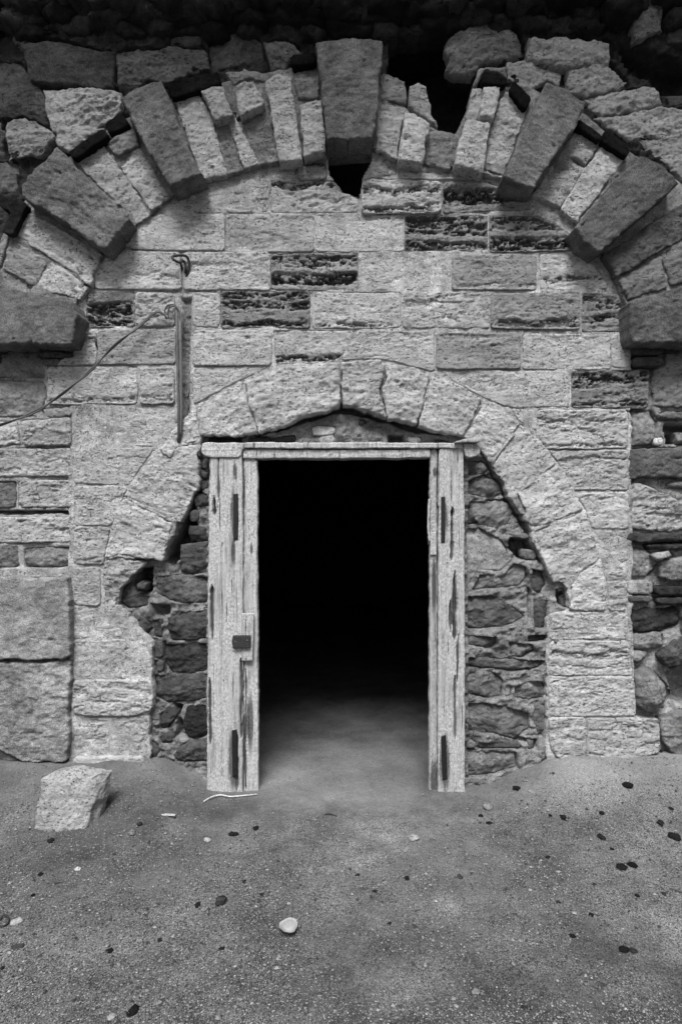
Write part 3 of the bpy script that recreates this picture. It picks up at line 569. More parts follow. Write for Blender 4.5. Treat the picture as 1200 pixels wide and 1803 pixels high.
# the pier goes on beyond the picture
ys = [617, 668, 738, 789, 846, 908, 960, 1014, 1090, 1166, 1250, 1340]
for i in range(len(ys) - 1):
    x = -66 if ys[i] not in (789, 1014, 1166) else -94
    if ys[i] == 1090: x = -86
    if ys[i] == 1250: x = -86
    while x > -320:
        w = rnd.uniform(70, 130); x2 = max(-325, x - w); rows.append((rect(x2, ys[i], x, ys[i + 1], 3), 'S', jit(L_ * .85, .2), dict(cell=5, pits=0))); x = x2
slab('mortar', "-330,1400 -330,560 132,600 134,640 84,700 134,716 130,1400", lp, 'mortar', 0.40, d=-0.012, thick=0.5, cell=3.4, rough=0.008, rnd_e=0, lump=.006, align=False, pits=3,
     holes=[("-330,897 127,898 127,907 -330,906", .15)], sink=eroded(rows))
put('stone', rows, lp, 0.0)
rp = thing('right_pier', 'patched rubble pier right of the ashlar wall with thin bricks and a rounded boulder', 'rubble pier', (0, 0, 0))
rows = [("1112,609 1168,608 1168,624 1115,624", 'b', K_ * 1.6, dict(name='brick', d=.04)), ("1115,628 1168,628 1166,644 1116,643", 'b', K_ * 1.6, dict(name='brick', d=.04)), ("1172,614 1260,612 1260,714 1150,715 1150,650 1170,645", 'R', M_ * 1.05),
 ("1113,723 1148,722 1157,745 1148,780 1113,786", 'r', M_ * .95), ("1158,726 1200,722 1250,722 1250,737 1162,739", 'r', M_ * .6), ("1190,762 1250,764 1250,784 1192,783", 'r', M_ * .7, dict(d=-.02)), ("1108,789 1260,785 1260,840 1108,842", 'g', GR * .9, dict(d=.02)),
 ("1110,850 1128,850 1160,866 1200,885 1260,900 1260,934 1109,932", 'R', L_ * .78), ("1176,848 1250,850 1250,862 1182,861", 'r', M_ * .6), ("1150,772 1168,770 1166,786 1150,786", 'b', L_ * .9, dict(name='brick')),
 ("1105,938 1160,938 1250,938 1250,952 1105,955", 'r', K_ * 1.4, dict(d=.03)), ("1137,958 1250,955 1250,966 1142,968", 'r', K_, dict(d=.02)), ("1106,962 1140,970 1160,990 1142,1016 1106,1014", 'r', M_ * .85), ("1148,976 1180,970 1188,982 1160,986", 'r', M_ * .9, dict(d=.04)),
 ("1164,990 1200,982 1260,980 1260,1022 1190,1024 1166,1016", 'r', M_ * .9, dict(d=.03)), (rect(1104, 1022, 1149, 1046), 'b', L_ * .8, dict(name='brick', d=.02)), (rect(1105, 1048, 1149, 1060), 'b', M_ * .7, dict(name='brick', d=.02)), ("1153,1033 1250,1032 1250,1048 1155,1048", 'b', K_, dict(name='brick', d=.03)),
 ("1155,1053 1250,1052 1250,1065 1157,1064", 'b', K_, dict(name='brick', d=.02)), ("1106,1074 1150,1070 1196,1070 1198,1098 1162,1113 1110,1111", 'r', .045, dict(d=-.01)), ("1108,1117 1166,1114 1168,1140 1112,1146", 'r', M_ * .95), ("1108,1150 1138,1146 1132,1163 1112,1168", 'r', M_),
 ("1166,1158 1200,1132 1260,1125 1260,1168 1178,1178", 'r', K_ * 1.6, dict(d=.05)), ("1164,1268 1200,1258 1260,1258 1260,1345 1190,1335 1166,1300", 'r', M_ * .9, dict(d=.03, lump=.015)), ("1200,1070 1260,1070 1260,1120 1205,1120", 'r', M_ * .8),
 ("1122,1192 1136,1182 1152,1182 1174,1206 1181,1230 1172,1252 1145,1261 1124,1246", 'r', M_ * .95, dict(d=.06, rnd_e=.06, bulge=.03, lump=.012, label='rounded brown boulder'))]
for i in range(len(ys) - 1):
    x = 1268
    while x < 1530:
        x2 = min(1536, x + rnd.uniform(60, 120)); rows.append((rect(x, ys[i], x2, ys[i + 1], 4), 'r', jit(M_, .3), dict(cell=5))); x = x2
slab('mortar', "1108,1400 1108,650 1112,560 1540,560 1540,1400", rp, 'mortar', 0.33, d=-0.05, thick=0.47, cell=3.2, rough=0.012, rnd_e=0, lump=.014, align=False, pits=3,
     holes=[("1163,745 1260,745 1260,783 1175,783", .15), ("1168,1182 1200,1172 1270,1172 1270,1245 1182,1240", .14), ("1150,950 1240,950 1240,970 1140,966", .08)], sink=eroded(rows))
put('stone', rows, rp, -0.008)
# ================================================================== UPPER WALL and the overhanging black rock above
up = thing('upper_wall', 'broken masonry above the great arch with a black cavity beside the keystone', 'stone wall', (0, 0, 0))
rows = [("38,72 90,70 150,82 200,92 201,156 130,150 52,140", 'g', .06, dict(d=.03)), ("204,86 280,86 295,80 360,80 368,118 300,142 255,140 214,158 203,150", 'R', M_ * .5, dict(d=.02)), ("68,150 140,153 212,160 211,192 184,214 165,224 88,226", 'R', L_ * .8, dict(d=.05, lump=.006)),
 ("98,217 140,215 184,220 150,246 120,264 98,252", 'R', L_ * .8, dict(d=.05)), ("8,212 40,205 92,230 94,245 72,276 8,274", 'R', M_ * .9, dict(d=.04, lump=.02)), ("-60,105 38,108 80,170 82,210 40,200 -60,200", 'r', .08), ("-60,210 6,210 5,276 -60,276", 'r', .12), ("-60,284 34,284 36,300 30,338 -60,336", 'r', M_ * .5),
 ("22,44 50,38 60,62 40,88 22,70", 'r', .14), ("60,40 98,34 110,66 66,66", 'r', .13), ("362,52 420,55 460,72 466,108 420,112 372,122", 'r', .13, dict(d=.0)), ("466,72 500,70 537,90 516,96 500,120 476,122 466,100", 'R', M_ * .65, dict(d=.04)), ("300,62 355,60 358,78 300,80", 'r', .08),
 ("785,60 800,50 838,36 868,33 905,46 916,56 926,90 900,97 868,106 846,110 832,129 800,126 784,118 790,98 782,84", 'R', M_ * .7, dict(d=.05, rnd_e=.02, facet=.05, thick=.1)), ("931,62 1000,57 1076,72 1080,90 1076,108 990,112 930,98", 'R', L_ * .8, dict(d=.08, rnd_e=.03)),
 ("894,106 940,104 992,117 984,150 962,141 932,162 896,136", 'R', L_ * .8, dict(d=.03)), ("840,118 893,112 893,135 850,122 838,148 832,146", 'R', L_ * .75, dict(d=.03)), ("998,117 1070,111 1105,144 1098,156 1034,168 998,155", 'R', L_ * .85, dict(d=.05)), ("1032,172 1100,156 1156,153 1169,180 1110,196 1060,204 1040,190", 'R', L_ * .85, dict(d=.04, lump=.018)),
 ("1042,208 1100,200 1165,186 1260,200 1260,232 1108,246 1070,226", 'R', L_ * .8, dict(d=.03)), ("1112,249 1200,236 1260,240 1260,330 1196,316 1168,290 1134,268", 'R', L_ * .75, dict(d=.02)), ("1112,-20 1172,-20 1166,50 1120,68 1112,40", 'R', M_ * .85, dict(d=.06)), ("1176,10 1240,0 1240,90 1180,70", 'r', .08, dict(d=.04)),
 ("970,25 1080,24 1085,56 970,54", 'r', .07), ("850,8 950,5 955,40 925,50 900,40 850,30", 'r', .06), ("1172,168 1200,164 1260,168 1260,184 1180,184", 'r', .10), ("610,10 700,20 690,50 610,44", 'r', .05), ("700,30 760,28 780,50 720,56", 'r', .07), ("420,0 520,10 500,40 420,34", 'r', .045), ("150,10 260,15 250,52 150,48", 'r', .035), ("280,5 400,8 390,44 285,46", 'r', .035)]
slab('mortar', "-330,640 -330,-140 1540,-140 1540,640 1130,620 1150,420 1000,300 880,240 780,238 640,200 540,200 420,220 280,260 120,380 60,520 40,640", up, 'rubble', 0.045, d=-0.01, thick=0.15, cell=3.6, rough=0.03, rnd_e=0, lump=0.03, align=False,
     cut=["682,60 790,60 796,120 835,132 830,175 808,250 770,250 715,250 682,150"], holes=[("80,85 100,110 95,130 75,120", .1), ("1085,80 1200,105 1260,110 1260,165 1180,165 1100,125", .16)], sink=eroded(rows))
put('stone', rows, up, 0.0)

ov = None
def over_fn(wx, wz, sdv, h):
    z0 = 4.22; t = np.clip(wz - z0, 0, 5); h = h + 0.75 * t ** 1.1 * (1 + 0.25 * fbm(wx * 1.2, wz * 1.2, 3, 901)) - 0.10
    h = h + 0.06 * ridge(wx * 3, wz * 4, 4, 905) + 0.03 * fbm(wx * 9, wz * 9, 3, 907)
    return h, np.zeros(len(h))
o = slab('overhanging_rock', "-500,35 -200,40 0,20 100,30 200,52 330,50 440,40 560,52 680,48 790,28 900,20 1100,8 1300,30 1700,40 1700,-420 -500,-420", None, 'rubble', 0.03, d=0.0, thick=0.5, cell=5.5, rough=0.02, rnd_e=0, lump=.02, align=False, fn=over_fn)
for i in range(46):
    x = -40 + (i % 16) * 82 + rnd.uniform(-25, 25); y = (-12, 14, 40)[i // 16] + rnd.uniform(-9, 9); w = rnd.uniform(28, 60); hh = rnd.uniform(11, 20); n = rnd.choice((6, 7, 8)); a0 = rnd.uniform(0, 6)
    pl = [(x + w * math.cos(a0 + 6.283 * q / n) * rnd.uniform(.7, 1.05), y + hh * math.sin(a0 + 6.283 * q / n) * rnd.uniform(.75, 1.1)) for q in range(n)]
    pl = pl[::-1]; slab('stone', pl, o, 'rubble', rnd.choice((.015, .025, .04, .06)), d=(.16, .09, .05)[i // 16], thick=.2, cell=3, rough=.018, rnd_e=.005, wob=5, lump=.014, facet=.05, chaikin=0)
tag(o, 'black rock overhanging the top of the masonry', 'rock')

# ================================================================== WOODEN DOOR FRAME
fr = thing('door_frame', 'weathered pale wooden door frame without a door standing in the arch', 'door frame', (0, 0, 0))
def post_fn(rust, slits):
    def f(wx, wz, sdv, h):
        k = S
        px = 600 + wx / S; py = HY - (wz - H) / S
        h = h + 0.0016 * fbm(wx * 90, wz * 3, 3, 61) + 0.0012 * fbm(wx * 120, wz * 60, 2, 63)
        cr = np.zeros(len(h))
        for (x, y0, y1, w, dep) in slits:
            xc = x + 2.2 * fbm(py * 0.02 + x, px * 0.0, 4, int(x) + 7)
            ww = 1.9 * w * sstep(y0, y0 + 14, py) * sstep(y1, y1 - 14, py) * np.clip(0.75 + 0.9 * fbm(py * 0.035 + x * 3, px * 0.0, 4, int(x)), .15, 1.3)
            mm = np.clip(1.3 - np.abs(px - xc) / np.maximum(ww, 0.01), 0, 1) * (ww > 0.2); h = h - 1.4 * dep * mm; cr = np.maximum(cr, 0.9 * mm * (dep > .009))  # deeper slits also coloured dark: crack shade painted in
        for (x, y, rx, ry) in rust: cr = np.maximum(cr, np.exp(-(((px - x) / rx) ** 2 + ((py - y) / ry) ** 2)))
        return h, cr
    return f
WT = 0.40
kw = dict(cell=1.1, rough=0.0012, strata=0, rnd_e=0.006, wob=0.8, align=False, thick=0.13)
slab('post', "369,789 426,788 427,900 428,1100 426,1250 427,1404 364,1404 365,1250 366,1000", fr, 'wood', WT, d=0.055, fn=post_fn([(413, 970, 5, 30), (412, 1330, 9, 60), (414, 905, 8, 50), (409, 800, 3, 8), (416, 830, 4, 20)], [(388, 790, 900, 1.3, .012), (380, 870, 912, 1.8, .03), (377, 1025, 1130, 1.5, .02), (373, 1185, 1310, 1.6, .02), (427, 1150, 1300, 1.6, .02), (394, 950, 1390, .9, .006), (416, 810, 1100, .9, .005), (420, 1280, 1390, 2, .015)]), **kw)
slab('post', "773,788 815,788 817,900 818,1100 818,1300 819,1404 771,1406 770,1200 772,1000", fr, 'wood', WT * .95, d=0.055, fn=post_fn([(779, 1340, 10, 55), (779, 915, 6, 45), (764, 835, 5, 10), (795, 1060, 4, 45)], [(793, 890, 990, 2.2, .03), (797, 1000, 1128, 2.6, .03), (790, 1050, 1115, 1.5, .02), (798, 1180, 1300, 1.3, .01), (806, 830, 1380, .9, .005), (783, 985, 1290, .9, .005), (802, 1110, 1200, 1.5, .01)]), **kw)
kw['thick'] = 0.05
slab('jamb_strip', "429,806 453,807 453,1000 454,1200 455,1404 429,1404", fr, 'wood', WT * 1.02, d=0.035, fn=post_fn([(441, 1270, 7, 60), (430, 860, 3, 60), (432, 1300, 4, 80), (444, 965, 3, 14)], [(433, 820, 1100, .9, .006), (434, 1170, 1390, 1.3, .01)]), **kw)
slab('jamb_strip', "757,790 769,790 769,1000 769,1200 768,1400 755,1403 756,1200", fr, 'wood', WT * .82, d=0.035, fn=post_fn([(763, 832, 4, 10), (762, 1030, 5, 60), (762, 1370, 8, 40)], []), **kw)
kw.update(align=False, thick=.12)
def beam_fn(wx, wz, sdv, h):
    return h + 0.0014 * fbm(wx * 4, wz * 110, 3, 71) + 0.001 * fbm(wx * 60, wz * 120, 2, 73), 0.5 * sstep(0.35, .6, fbm(wx * 5, wz * 70, 3, 79))
slab('lintel', "354,781 360,779 600,779 836,780 846,790 843,803 820,806 815,789 757,789 600,790 427,789 424,806 370,806 354,800", fr, 'wood', WT * 1.0, d=0.065, fn=beam_fn, **kw)
kw['chaikin'] = 0
slab('lintel_board', "426,791 600,792 757,791 757,806 600,808 427,807", fr, 'wood', WT * .95, d=0.05, fn=beam_fn, **kw)
slab('splinter', "800,777 826,771 846,774 846,779 800,780", fr, 'wood', .30, d=0.10, cell=1.5, thick=.08, rough=.001, rnd_e=.004, align=False)
slab('splinter', "753,880 756,878 756,955 753,952", fr, 'wood', WT, d=0.05, cell=1.5, thick=.02, rough=.001, rnd_e=0, align=False)
ik = dict(cell=1.2, rough=.001, rnd_e=.0015, wob=.15, align=False, thick=.012, chaikin=0)
for p, dd, t in (("411,870 419,869 419,949 411,951", .061, .008), ("408,1286 417,1284 418,1366 409,1369", .058, .006), ("776,875 783,874 783,955 776,956", .061, .008), ("776,1297 785,1294 787,1372 778,1375", .058, .006)):
    slab('hinge_plate', p, fr, 'iron', t, d=dd, **ik)
def screws(px, py, d, r, parent):
    bm = bmesh.new(); bmesh.ops.create_uvsphere(bm, u_segments=10, v_segments=6, radius=r); bmesh.ops.scale(bm, vec=(1, .5, 1), verts=bm.verts)
    me = bpy.data.meshes.new('screw'); bm.to_mesh(me); bm.free(); me.materials.append(M['iron']); o = bpy.data.objects.new('screw', me); o.location = W(px, py, d); link(o, parent); grey(o, .06)
lk = slab('lock_plate', "425,1080 447,1080 446,1120 444,1164 425,1164", fr, 'wood', WT * .9, d=0.062, **ik)
for y in (1092, 1104, 1160): screws(433, y, .063, .004, fr)
hp = slab('hasp', "410,1119 441,1119 441,1141 410,1142 408,1130", fr, 'iron', .022, d=0.078, **ik)
screws(414, 1130, .079, .006, fr); screws(435, 1128, .08, .006, fr)
sp = slab('strike_plate', "757,938 767,937 768,977 757,978", fr, 'iron', .3, d=0.045, **ik); screws(762, 950, .046, .003, fr)
slab('strike_bolt', "753,945 757,945 757,960 753,960", fr, 'iron', .05, d=.045, **ik)
for x, y in ((433, 797), (573, 790), (605, 798), (750, 793), (833, 793), (757, 833)): screws(x, y, .066, .0035, fr)

# ================================================================== IRON RING, PIPE, CABLES
def tube(name, pts, r, mat, tone, parent=None, seg=10, taper=None):
    pts = [Vector(p) for p in pts]; V = []; F = []
    for i, p in enumerate(pts):
        t = (pts[min(i + 1, len(pts) - 1)] - pts[max(i - 1, 0)]).normalized(); a = t.cross(Vector((0, 1, 0.01)))
        a = a.normalized() if a.length > 1e-3 else Vector((1, 0, 0)); b = t.cross(a).normalized(); rr = r * (taper[i] if taper else 1)
        for k in range(seg):
            th = 2 * math.pi * k / seg; V.append(p + a * math.cos(th) * rr + b * math.sin(th) * rr)
    for i in range(len(pts) - 1):
        for k in range(seg): k2 = (k + 1) % seg; F.append((i * seg + k, i * seg + k2, (i + 1) * seg + k2, (i + 1) * seg + k))
    me = bpy.data.meshes.new(name); n = len(V)
    F.append(tuple(range(seg))[::-1]); F.append(tuple(n - seg + k for k in range(seg)))
    me.from_pydata([tuple(v) for v in V], [], F); me.materials.append(M[mat])
    for p in me.polygons: p.use_smooth = len(p.vertices) == 4
    o = bpy.data.objects.new(name, me); link(o, parent); grey(o, tone); return o
def smooth_path(P, n=8):
    P = [Vector(p) for p in P]; out = []
    for i in range(len(P) - 1):
        a, b, c, d = P[max(i - 1, 0)], P[i], P[i + 1], P[min(i + 2, len(P) - 1)]
        for j in range(n):
            t = j / n; out.append(0.5 * ((2 * b) + (c - a) * t + (2 * a - 5 * b + 4 * c - d) * t * t + (3 * b - a - 3 * c + d) * t ** 3))
    return out + [P[-1]]
def wp(l): return [W(x, y, d) for x, y, d in l]
ring = thing('iron_hook', 'rusty iron ring hook fixed in the wall above the pipe', 'hook', W(320, 470, 0))
tube('staple', [p for p in smooth_path(wp([(326, 486, -.02), (327, 474, .03), (326, 464, .035), (321, 458, .05), (318, 462, .03), (322, 478, .0)]))], .007, 'iron', .025, ring)
tube('ring', smooth_path(wp([(322, 458, .05), (316, 462, .07), (306, 457, .085), (304, 452, .08), (312, 450, .06), (325, 450, .045), (331, 455, .03), (333, 464, .02), (331, 478, .015), (328, 488, .005)])), .0075, 'iron', .025, ring)
pipe = thing('conduit', 'dark vertical metal conduit standing in the chase above the doorway arch', 'pipe', W(316, 780, 0))
tube('pipe', wp([(311, 540, .04), (312, 600, .045), (313, 660, .045), (314.5, 720, .045), (314.5, 772, .035), (314, 779, .01)]), .0075, 'iron', .075, pipe)
tube('pipe', wp([(316.5, 541, .035), (318, 600, .04), (319, 660, .04), (319.5, 720, .04), (318, 760, .03), (316, 779, .01)]), .0085, 'iron', .10, pipe)
c1 = [(-220, 800, .10), (-100, 778, .10), (0, 750, .10), (60, 724, .10), (110, 695, .09), (160, 650, .08), (200, 612, .07), (240, 578, .06), (268, 553, .05), (280, 548, .05), (291, 555, .045), (293, 561, .04), (290, 552, .04), (293, 540, .045), (303, 536, .05), (310, 541, .045), (313, 560, .04)]
c2 = [(-220, 803, .11), (-100, 780, .11), (0, 747, .11), (62, 727, .105), (112, 690, .10), (160, 654, .09), (200, 608, .08), (240, 580, .07), (262, 561, .06), (276, 550, .06), (287, 553, .05), (296, 560, .045), (296, 549, .045), (300, 541, .05), (308, 540, .05), (315, 548, .045), (317, 570, .04)]
tag(tube('cable', smooth_path(wp(c1)), .0045, 'cable', .07), 'thin grey cable sagging from the pipe, the one looping highest over its top', 'cable', 'cables hanging from the conduit')
tag(tube('cable', smooth_path(wp(c2)), .0045, 'cable', .05), 'thin darker cable sagging beside the other, with the tighter loop at the pipe', 'cable', 'cables hanging from the conduit')
tag(tube('iron_spike', wp([(167, 588, -.01), (168, 596, .02), (170, 608, .02), (171, 613, .0)]), .006, 'iron', .03), 'small rusty iron spike in the wall left of the cables', 'spike')
tag(tube('dry_twig', smooth_path(wp([(819, 1235, -.03), (826, 1262, .0), (834, 1278, .01), (830, 1300, .0)])), .0018, 'iron', .03), 'thin dark twig leaning on rubble beside the right post', 'twig')

# ================================================================== LOOSE THINGS ON THE GROUND
def hull_rock(name, pts, loc, mat, tone, sub=4, amp=0.01, freq=8, parent=None, smooth_it=1, seed=0):
    bm = bmesh.new()
    for p in pts: bm.verts.new(p)
    bmesh.ops.convex_hull(bm, input=bm.verts)
    bmesh.ops.delete(bm, geom=[v for v in bm.verts if not v.link_faces], context='VERTS')
    bmesh.ops.triangulate(bm, faces=bm.faces)
    for i in range(sub):
        bmesh.ops.subdivide_edges(bm, edges=bm.edges, cuts=1, use_grid_fill=True)
        if i < smooth_it: bmesh.ops.smooth_vert(bm, verts=bm.verts, factor=0.35, use_axis_x=True, use_axis_y=True, use_axis_z=True)
    bm.normal_update()
    for v in bm.verts:
        p = v.co * freq + Vector((seed * 3.1, 0, 0)); n = mnoise.fractal(p, 0.9, 2.1, 4) + 0.5 * mnoise.ridged_multi_fractal(p * 1.7, 0.9, 2.0, 3, 1.0, 2.0) - 0.5
        v.co += v.normal * n * amp
    me = bpy.data.meshes.new(name); bm.to_mesh(me); bm.free(); me.materials.append(M[mat])
    for p in me.polygons: p.use_smooth = True
    o = bpy.data.objects.new(name, me); o.location = loc; link(o, parent); grey(o, tone); return o
q = on_ground(112, 1462); kx = S * (D + q.y) / D
def bp(px, py, back): return ((px - 112) * kx, back, (1462 - py) * kx)
o = hull_rock('fallen_block', [bp(56, 1468, .0), bp(106, 1478, -.02), bp(146, 1474, 0), bp(60, 1420, .015), bp(66, 1374, .03), bp(98, 1370, .03), bp(160, 1371, .04), bp(166, 1400, .03),
      bp(94, 1366, .12), bp(130, 1363, .15), bp(186, 1369, .13), bp(178, 1410, .12), bp(64, 1385, .13), bp(172, 1478, .13), bp(74, 1478, .15)], q, 'tuff', L_ * .82, 5, .012, 9, smooth_it=1, seed=2)
tag(o, 'squared pale stone block lying on the ground by the left pier', 'stone block')
def blob(name, px, py, w, hgt, tone, label, cat, group=None, mat='rubble', flat=.45, seed=0, amp=.3):
    q = on_ground(px, py); k = (D + q.y) / FPX; rx = w * k / 2; ry = hgt * k / 2 / max(.15, H / (D + q.y)) ; rz = min(rx, ry) * flat
    r = random.Random(seed); bm = bmesh.new(); bmesh.ops.create_icosphere(bm, subdivisions=2, radius=1)
    for v in bm.verts:
        n = 1 + 1.6 * amp * mnoise.noise(v.co * 1.4 + Vector((seed * 5.7, 0, 0))) + amp * mnoise.noise(v.co * 3.3 + Vector((0, seed * 2.7, 0))); v.co = Vector((v.co.x * n * rx, v.co.y * n * ry, v.co.z * n * rz))
    bmesh.ops.rotate(bm, verts=bm.verts, cent=(0, 0, 0), matrix=__import__('mathutils').Matrix.Rotation(r.uniform(-.5, .5), 3, 'Z'))
    me = bpy.data.meshes.new(name); bm.to_mesh(me); bm.free(); me.materials.append(M[mat])
    for p in me.polygons: p.use_smooth = True
    o = bpy.data.objects.new(name, me); o.location = q + Vector((0, 0, rz * .45)); link(o); grey(o, tone); tag(o, label, cat, group); return o
GP = 'dark pebbles scattered over the ground'
blob('pebble', 985 + 108, 1528, 18, 12, .012, 'large black pebble with a smaller black pebble touching its right', 'pebble', GP, seed=1)
blob('pebble', 1112, 1524, 15, 10, .012, 'black pebble touching the right side of a larger black one', 'pebble', GP, seed=2)
blob('pebble', 1186, 1473, 22, 10, .012, 'flat black stone at the right edge of the ground below the boulder', 'pebble', GP, seed=3)
blob('pebble', 234, 1782, 17, 20, .010, 'angular black stone nearest the lower left of the ground', 'pebble', GP, seed=4, amp=.35)
blob('pebble', 1097, 1673, 17, 11, .012, 'black pebble in the lower right with a dull grey one beside it', 'pebble', GP, seed=5)
blob('pebble', 1114, 1675, 14, 9, .06, 'dull grey pebble beside a black one in the lower right', 'pebble', GP, seed=6)
blob('pebble', 1104, 1376, 20, 8, .012, 'black flat pebble close under the wall foot on the right', 'pebble', GP, seed=7)
blob('pebble', 1161, 1322, 9, 7, .012, 'small black pebble at the foot of the ashlar below the boulder', 'pebble', GP, seed=8)
blob('pebble', 809, 1545, 11, 9, .07, 'single round grey pebble in the open ground right of the doorway', 'pebble', GP, seed=9)
blob('pebble', 32, 1668, 20, 10, .05, 'dull flat pebble near the left edge of the ground', 'pebble', GP, seed=10)
blob('pebble', 348, 1595, 11, 9, .012, 'black pebble just left of the ribbed shard', 'pebble', GP, seed=11)
blob('pebble', 90, 1481, 12, 8, .02, 'black pebble in front of the fallen block', 'pebble', GP, seed=12)
TP = [(72, 1540, 8, 6, 'left of the thin white chip below the fallen block'), (59, 1577, 8, 6, 'near the left edge above the white crumbly chip'), (430, 1553, 8, 6, 'above and right of the ribbed shard'), (461, 1576, 9, 6, 'midway between the ribbed shard and the white shell'),
 (193, 1675, 13, 8, 'and oblong, alone left of centre below the ribbed shard'), (281, 1656, 9, 6, 'between the oblong dark pebble and the white shell'), (391, 1671, 11, 6, 'left of and just below the white shell'), (195, 1790, 7, 5, 'left of the angular black stone at the bottom'),
 (246, 1450, 9, 6, 'right of the fallen block, beside the light grey chip'), (410, 1470, 18, 7, 'and long, in front of the left door post'), (450, 1459, 9, 8, 'right of the long dark one before the left post'), (629, 1542, 8, 6, 'in open ground below the middle of the doorway'),
 (717, 1548, 8, 6, 'upper of a close pair left of the round grey pebble'), (686, 1626, 8, 5, 'in the middle ground right of the white shell'), (846, 1437, 8, 5, 'just under the pale chip by the right door post'), (909, 1389, 15, 6, 'and flat, at the foot of the rubble right of the door'),
 (991, 1439, 12, 8, 'at the left rim of the dark patch on the right'), (1058, 1475, 12, 9, 'straight above the big pair of black pebbles'), (1059, 1430, 9, 5, 'in the middle of the dark patch on the right'), (1161, 1445, 11, 9, 'above the flat black stone at the right edge'),
 (1180, 1402, 8, 6, 'nearest the right edge under the rounded boulder'), (964, 1510, 9, 5, 'left of the big pair of black pebbles'), (981, 1589, 11, 5, 'and flat, below and left of the big pair of pebbles'), (1006, 1649, 13, 7, 'left of the black and grey pair in the lower right'),
 (1121, 1578, 9, 6, 'straight below the big pair of black pebbles'), (1169, 1575, 10, 6, 'beside the short dark twig at the right edge'), (1046, 1558, 8, 5, 'just below and left of the big pair of pebbles'), (860, 1450, 12, 5, 'and flat, a step in front of the right door post'),
 (716, 1537, 9, 6, 'lower of a close pair left of the round grey pebble'), (926, 1775, 16, 6, 'and long, on the dark ground at the bottom right'), (5, 1705, 8, 6, 'lowest at the left edge of the ground'), (660, 1570, 10, 4, 'and thin, below the close pair in the middle ground'),
 (1040, 1611, 10, 6, 'midway between the big pair and the black and grey pair'), (968, 1436, 6, 4, 'the smallest, beside the dark patch on the right'), (1076, 1495, 7, 5, 'just above the big pair of black pebbles')]
for i, (x, y, w, h, l) in enumerate(TP):
    blob('pebble', x, y + (9 if l.startswith('lower') else 0), w, h, rnd.choice((.012, .015, .03)), 'tiny dark pebble ' + l, 'pebble', GP, seed=20 + i)
GS = 'pale stone chips on the ground'
for i, (x, y, w, h, t, l) in enumerate(((365, 1480, 13, 8, .55, 'small white stone chip in front of the left door post'), (858, 1421, 15, 12, .38, 'pale angular chip just right of the right door post'), (137, 1531, 12, 6, .5, 'thin white stone chip below the fallen block'),
      (196, 1792, 12, 14, .4, 'pale elongated chip beside the angular black stone'), (728, 1478, 18, 10, .42, 'pale crumbled stone patch on the ground right of centre'), (29, 1626, 18, 14, .45, 'white crumbly stone chip near the left edge'), (233, 1467, 14, 8, .3, 'light grey flat chip right of the fallen block'), (837, 1746, 16, 10, .3, 'grey chip on the dark ground in the lower right'),
      (835, 1376, 12, 10, .25, 'grey angular chip leaning at the foot of the right post'))):
    blob('stone_chip', x, y, w, h, t, l, 'stone chip', GS, flat=.5, seed=70 + i, amp=.35)
# ribbed shard
q = on_ground(389, 1588); sh = thing('ribbed_shard', 'small dark ribbed shard lying on the grit', 'shard', q)
o = blob('body', 389, 1588, 20, 17, .03, '', 'x', seed=90, amp=.2, flat=.35)
for kk in ('label', 'category'): del o[kk]
o.parent = sh; o.location = (0, 0, .006)
for i in range(4):
    a = q + Vector((-.012 + i * .008, -.014, .013)); tube('rib', [a, a + Vector((.003, .013, .003)), a + Vector((.006, .026, -.001))], .0020, 'iron', .06, sh)
# shell: a shallow open bowl with a thick rim
def shell():
    q = on_ground(508, 1642); me = bpy.data.meshes.new('shell'); V = []; F = []; n, m = 28, 7
    k = (D + q.y) / FPX
    for s in (0, 1):
        for j in range(m + 1):
            t = j / m
            for i in range(n):
                a = 2 * math.pi * i / n; r = t * (1 + .07 * math.sin(a * 3 + 1) + .10 * math.cos(a * 2 + .6) + .025 * math.sin(a * 9) + .03 * math.sin(a * 5 + 2))
                z = .5 * t * t + .07 * math.sin(a * 2) * t - .04 * s + .012 * math.sin(t * 16)
                V.append((r * math.cos(a) * 14 * k, r * math.sin(a) * 15 * k * 1.05, z * 17 * k * 1.6))
    for s in (0, 1):
        b = s * (m + 1) * n
        for j in range(m):
            for i in range(n):
                f = (b + j * n + i, b + j * n + (i + 1) % n, b + (j + 1) * n + (i + 1) % n, b + (j + 1) * n + i); F.append(f if s == 0 else f[::-1])
    for i in range(n): F.append((m * n + i, m * n + (i + 1) % n, (2 * m + 1) * n + (i + 1) % n, (2 * m + 1) * n + i))
    me.from_pydata(V, [], F); me.materials.append(M['shell'])
    for p in me.polygons: p.use_smooth = True
    o = bpy.data.objects.new('shell', me); o.location = q + Vector((0, 0, .006)); o.rotation_euler = (math.radians(14), math.radians(-8), 0.5); link(o); grey(o, .23)
    tag(o, 'white open shell lying alone on the ground', 'shell')
shell()
def gp(l, lift): return [on_ground(x, y) + Vector((0, 0, lift + e)) for x, y, e in l]
tag(tube('pale_stick', smooth_path(gp([(359, 1413, .002), (372, 1408, .01), (388, 1403, .006), (405, 1405, .004), (428, 1403, .003), (452, 1401, .004)], .004)), .004, 'wood', .55, taper=None), 'thin bent pale stick in front of the left door post', 'stick')
tag(tube('dark_stick', smooth_path(gp([(570, 1436, 0), (580, 1435, .004), (593, 1438, 0)], .003)), .003, 'iron', .03), 'short dark stick in front of the doorway', 'stick')
tag(tube('dark_twig', smooth_path(gp([(1178, 1566, 0), (1190, 1571, .006), (1200, 1573, .002)], .003)), .004, 'iron', .05), 'short dark twig at the right edge of the ground', 'twig')
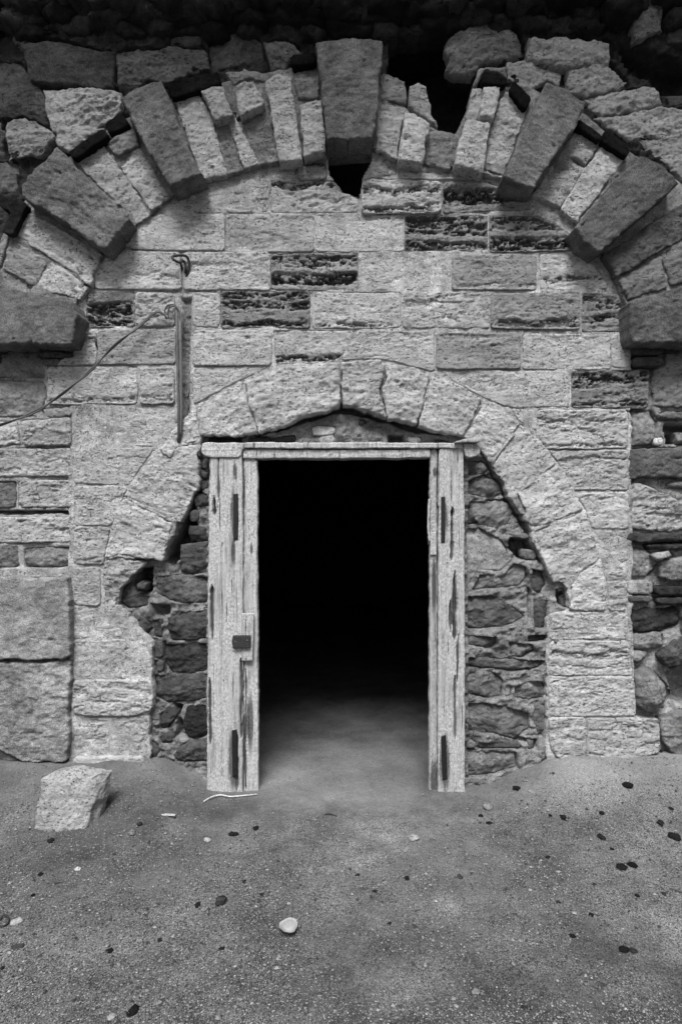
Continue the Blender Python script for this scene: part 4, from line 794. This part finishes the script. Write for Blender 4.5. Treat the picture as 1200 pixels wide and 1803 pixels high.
tag(tube('bent_wire', smooth_path(gp([(0, 1622, 0), (6, 1617, .01), (14, 1619, .008), (15, 1627, .004), (6, 1633, .002), (0, 1632, 0)], .003)), .0035, 'iron', .02), 'small curl of black wire at the left edge of the ground', 'wire')
a, b = on_ground(282, 1429), on_ground(308, 1442)
bm = bmesh.new(); bmesh.ops.create_cube(bm, size=1); bmesh.ops.scale(bm, vec=((b - a).length, .016, .006), verts=bm.verts); bmesh.ops.bevel(bm, geom=bm.edges, offset=.0015, segments=1, affect='EDGES')
me = bpy.data.meshes.new('wood_chip'); bm.to_mesh(me); bm.free(); me.materials.append(M['wood'])
o = bpy.data.objects.new('wood_chip', me); o.location = (a + b) / 2 + Vector((0, 0, .006)); o.rotation_euler = (0, 0, math.atan2(b.y - a.y, b.x - a.x)); link(o); grey(o, .42)
tag(o, 'small flat sliver of pale wood right of the fallen block', 'wood chip')

# grit: thousands of grains nobody could count
def gravel(n=85000):
    r = np.random.RandomState(5)
    t = r.uniform(0, 1, n * 4); zc = 1.55 + t * 3.2; x = r.uniform(-1, 1, n * 4) * (0.60 * zc + .15); y = -D + zc
    dens = sstep(-0.5, 0.35, fbm(x * 2.2, y * 2.2, 4, 333)) * np.where(y > -0.25, .4, 1.0) * np.where((np.abs(x) < .55) & (y > -.3), .15, 1); dens = dens * (1.7 / zc) ** 0.6
    keep = r.uniform(0, 1, n * 4) < dens; keep &= (y < -.04) | (np.abs(x) < .42); x = x[keep][:n]; y = y[keep][:n]; n = len(x); z = ground_h(x, y)
    s = 0.0016 + 0.0028 * r.uniform(0, 1, n) ** 3 + 0.005 * (r.uniform(0, 1, n) > .99)
    base = np.array([(1, 0, 0), (0, 1, 0), (-1, 0, 0), (0, -1, 0), (0, 0, 1), (0, 0, -1)], float)
    tri = np.array([(0, 1, 4), (1, 2, 4), (2, 3, 4), (3, 0, 4), (1, 0, 5), (2, 1, 5), (3, 2, 5), (0, 3, 5)])
    V = base[None] * s[:, None, None] * r.uniform(.6, 1.4, (n, 6, 1)); V[:, :, 2] *= .7
    th = r.uniform(0, 6.28, n); c, q = np.cos(th)[:, None], np.sin(th)[:, None]
    vx = V[:, :, 0] * c - V[:, :, 1] * q; vy = V[:, :, 0] * q + V[:, :, 1] * c
    V = np.stack([vx + x[:, None], vy + y[:, None], V[:, :, 2] + z[:, None] + s[:, None] * .3 + .0015], 2).reshape(-1, 3)
    F = (tri[None] + (np.arange(n) * 6)[:, None, None]).reshape(-1, 3)
    o = mesh_from('gravel', V, F, 'grains', None, (0, 0, 0), .2, None, False, 3); o['kind'] = 'stuff'; o['label'] = 'fine pale and dark grit strewn over the ground'
gravel()
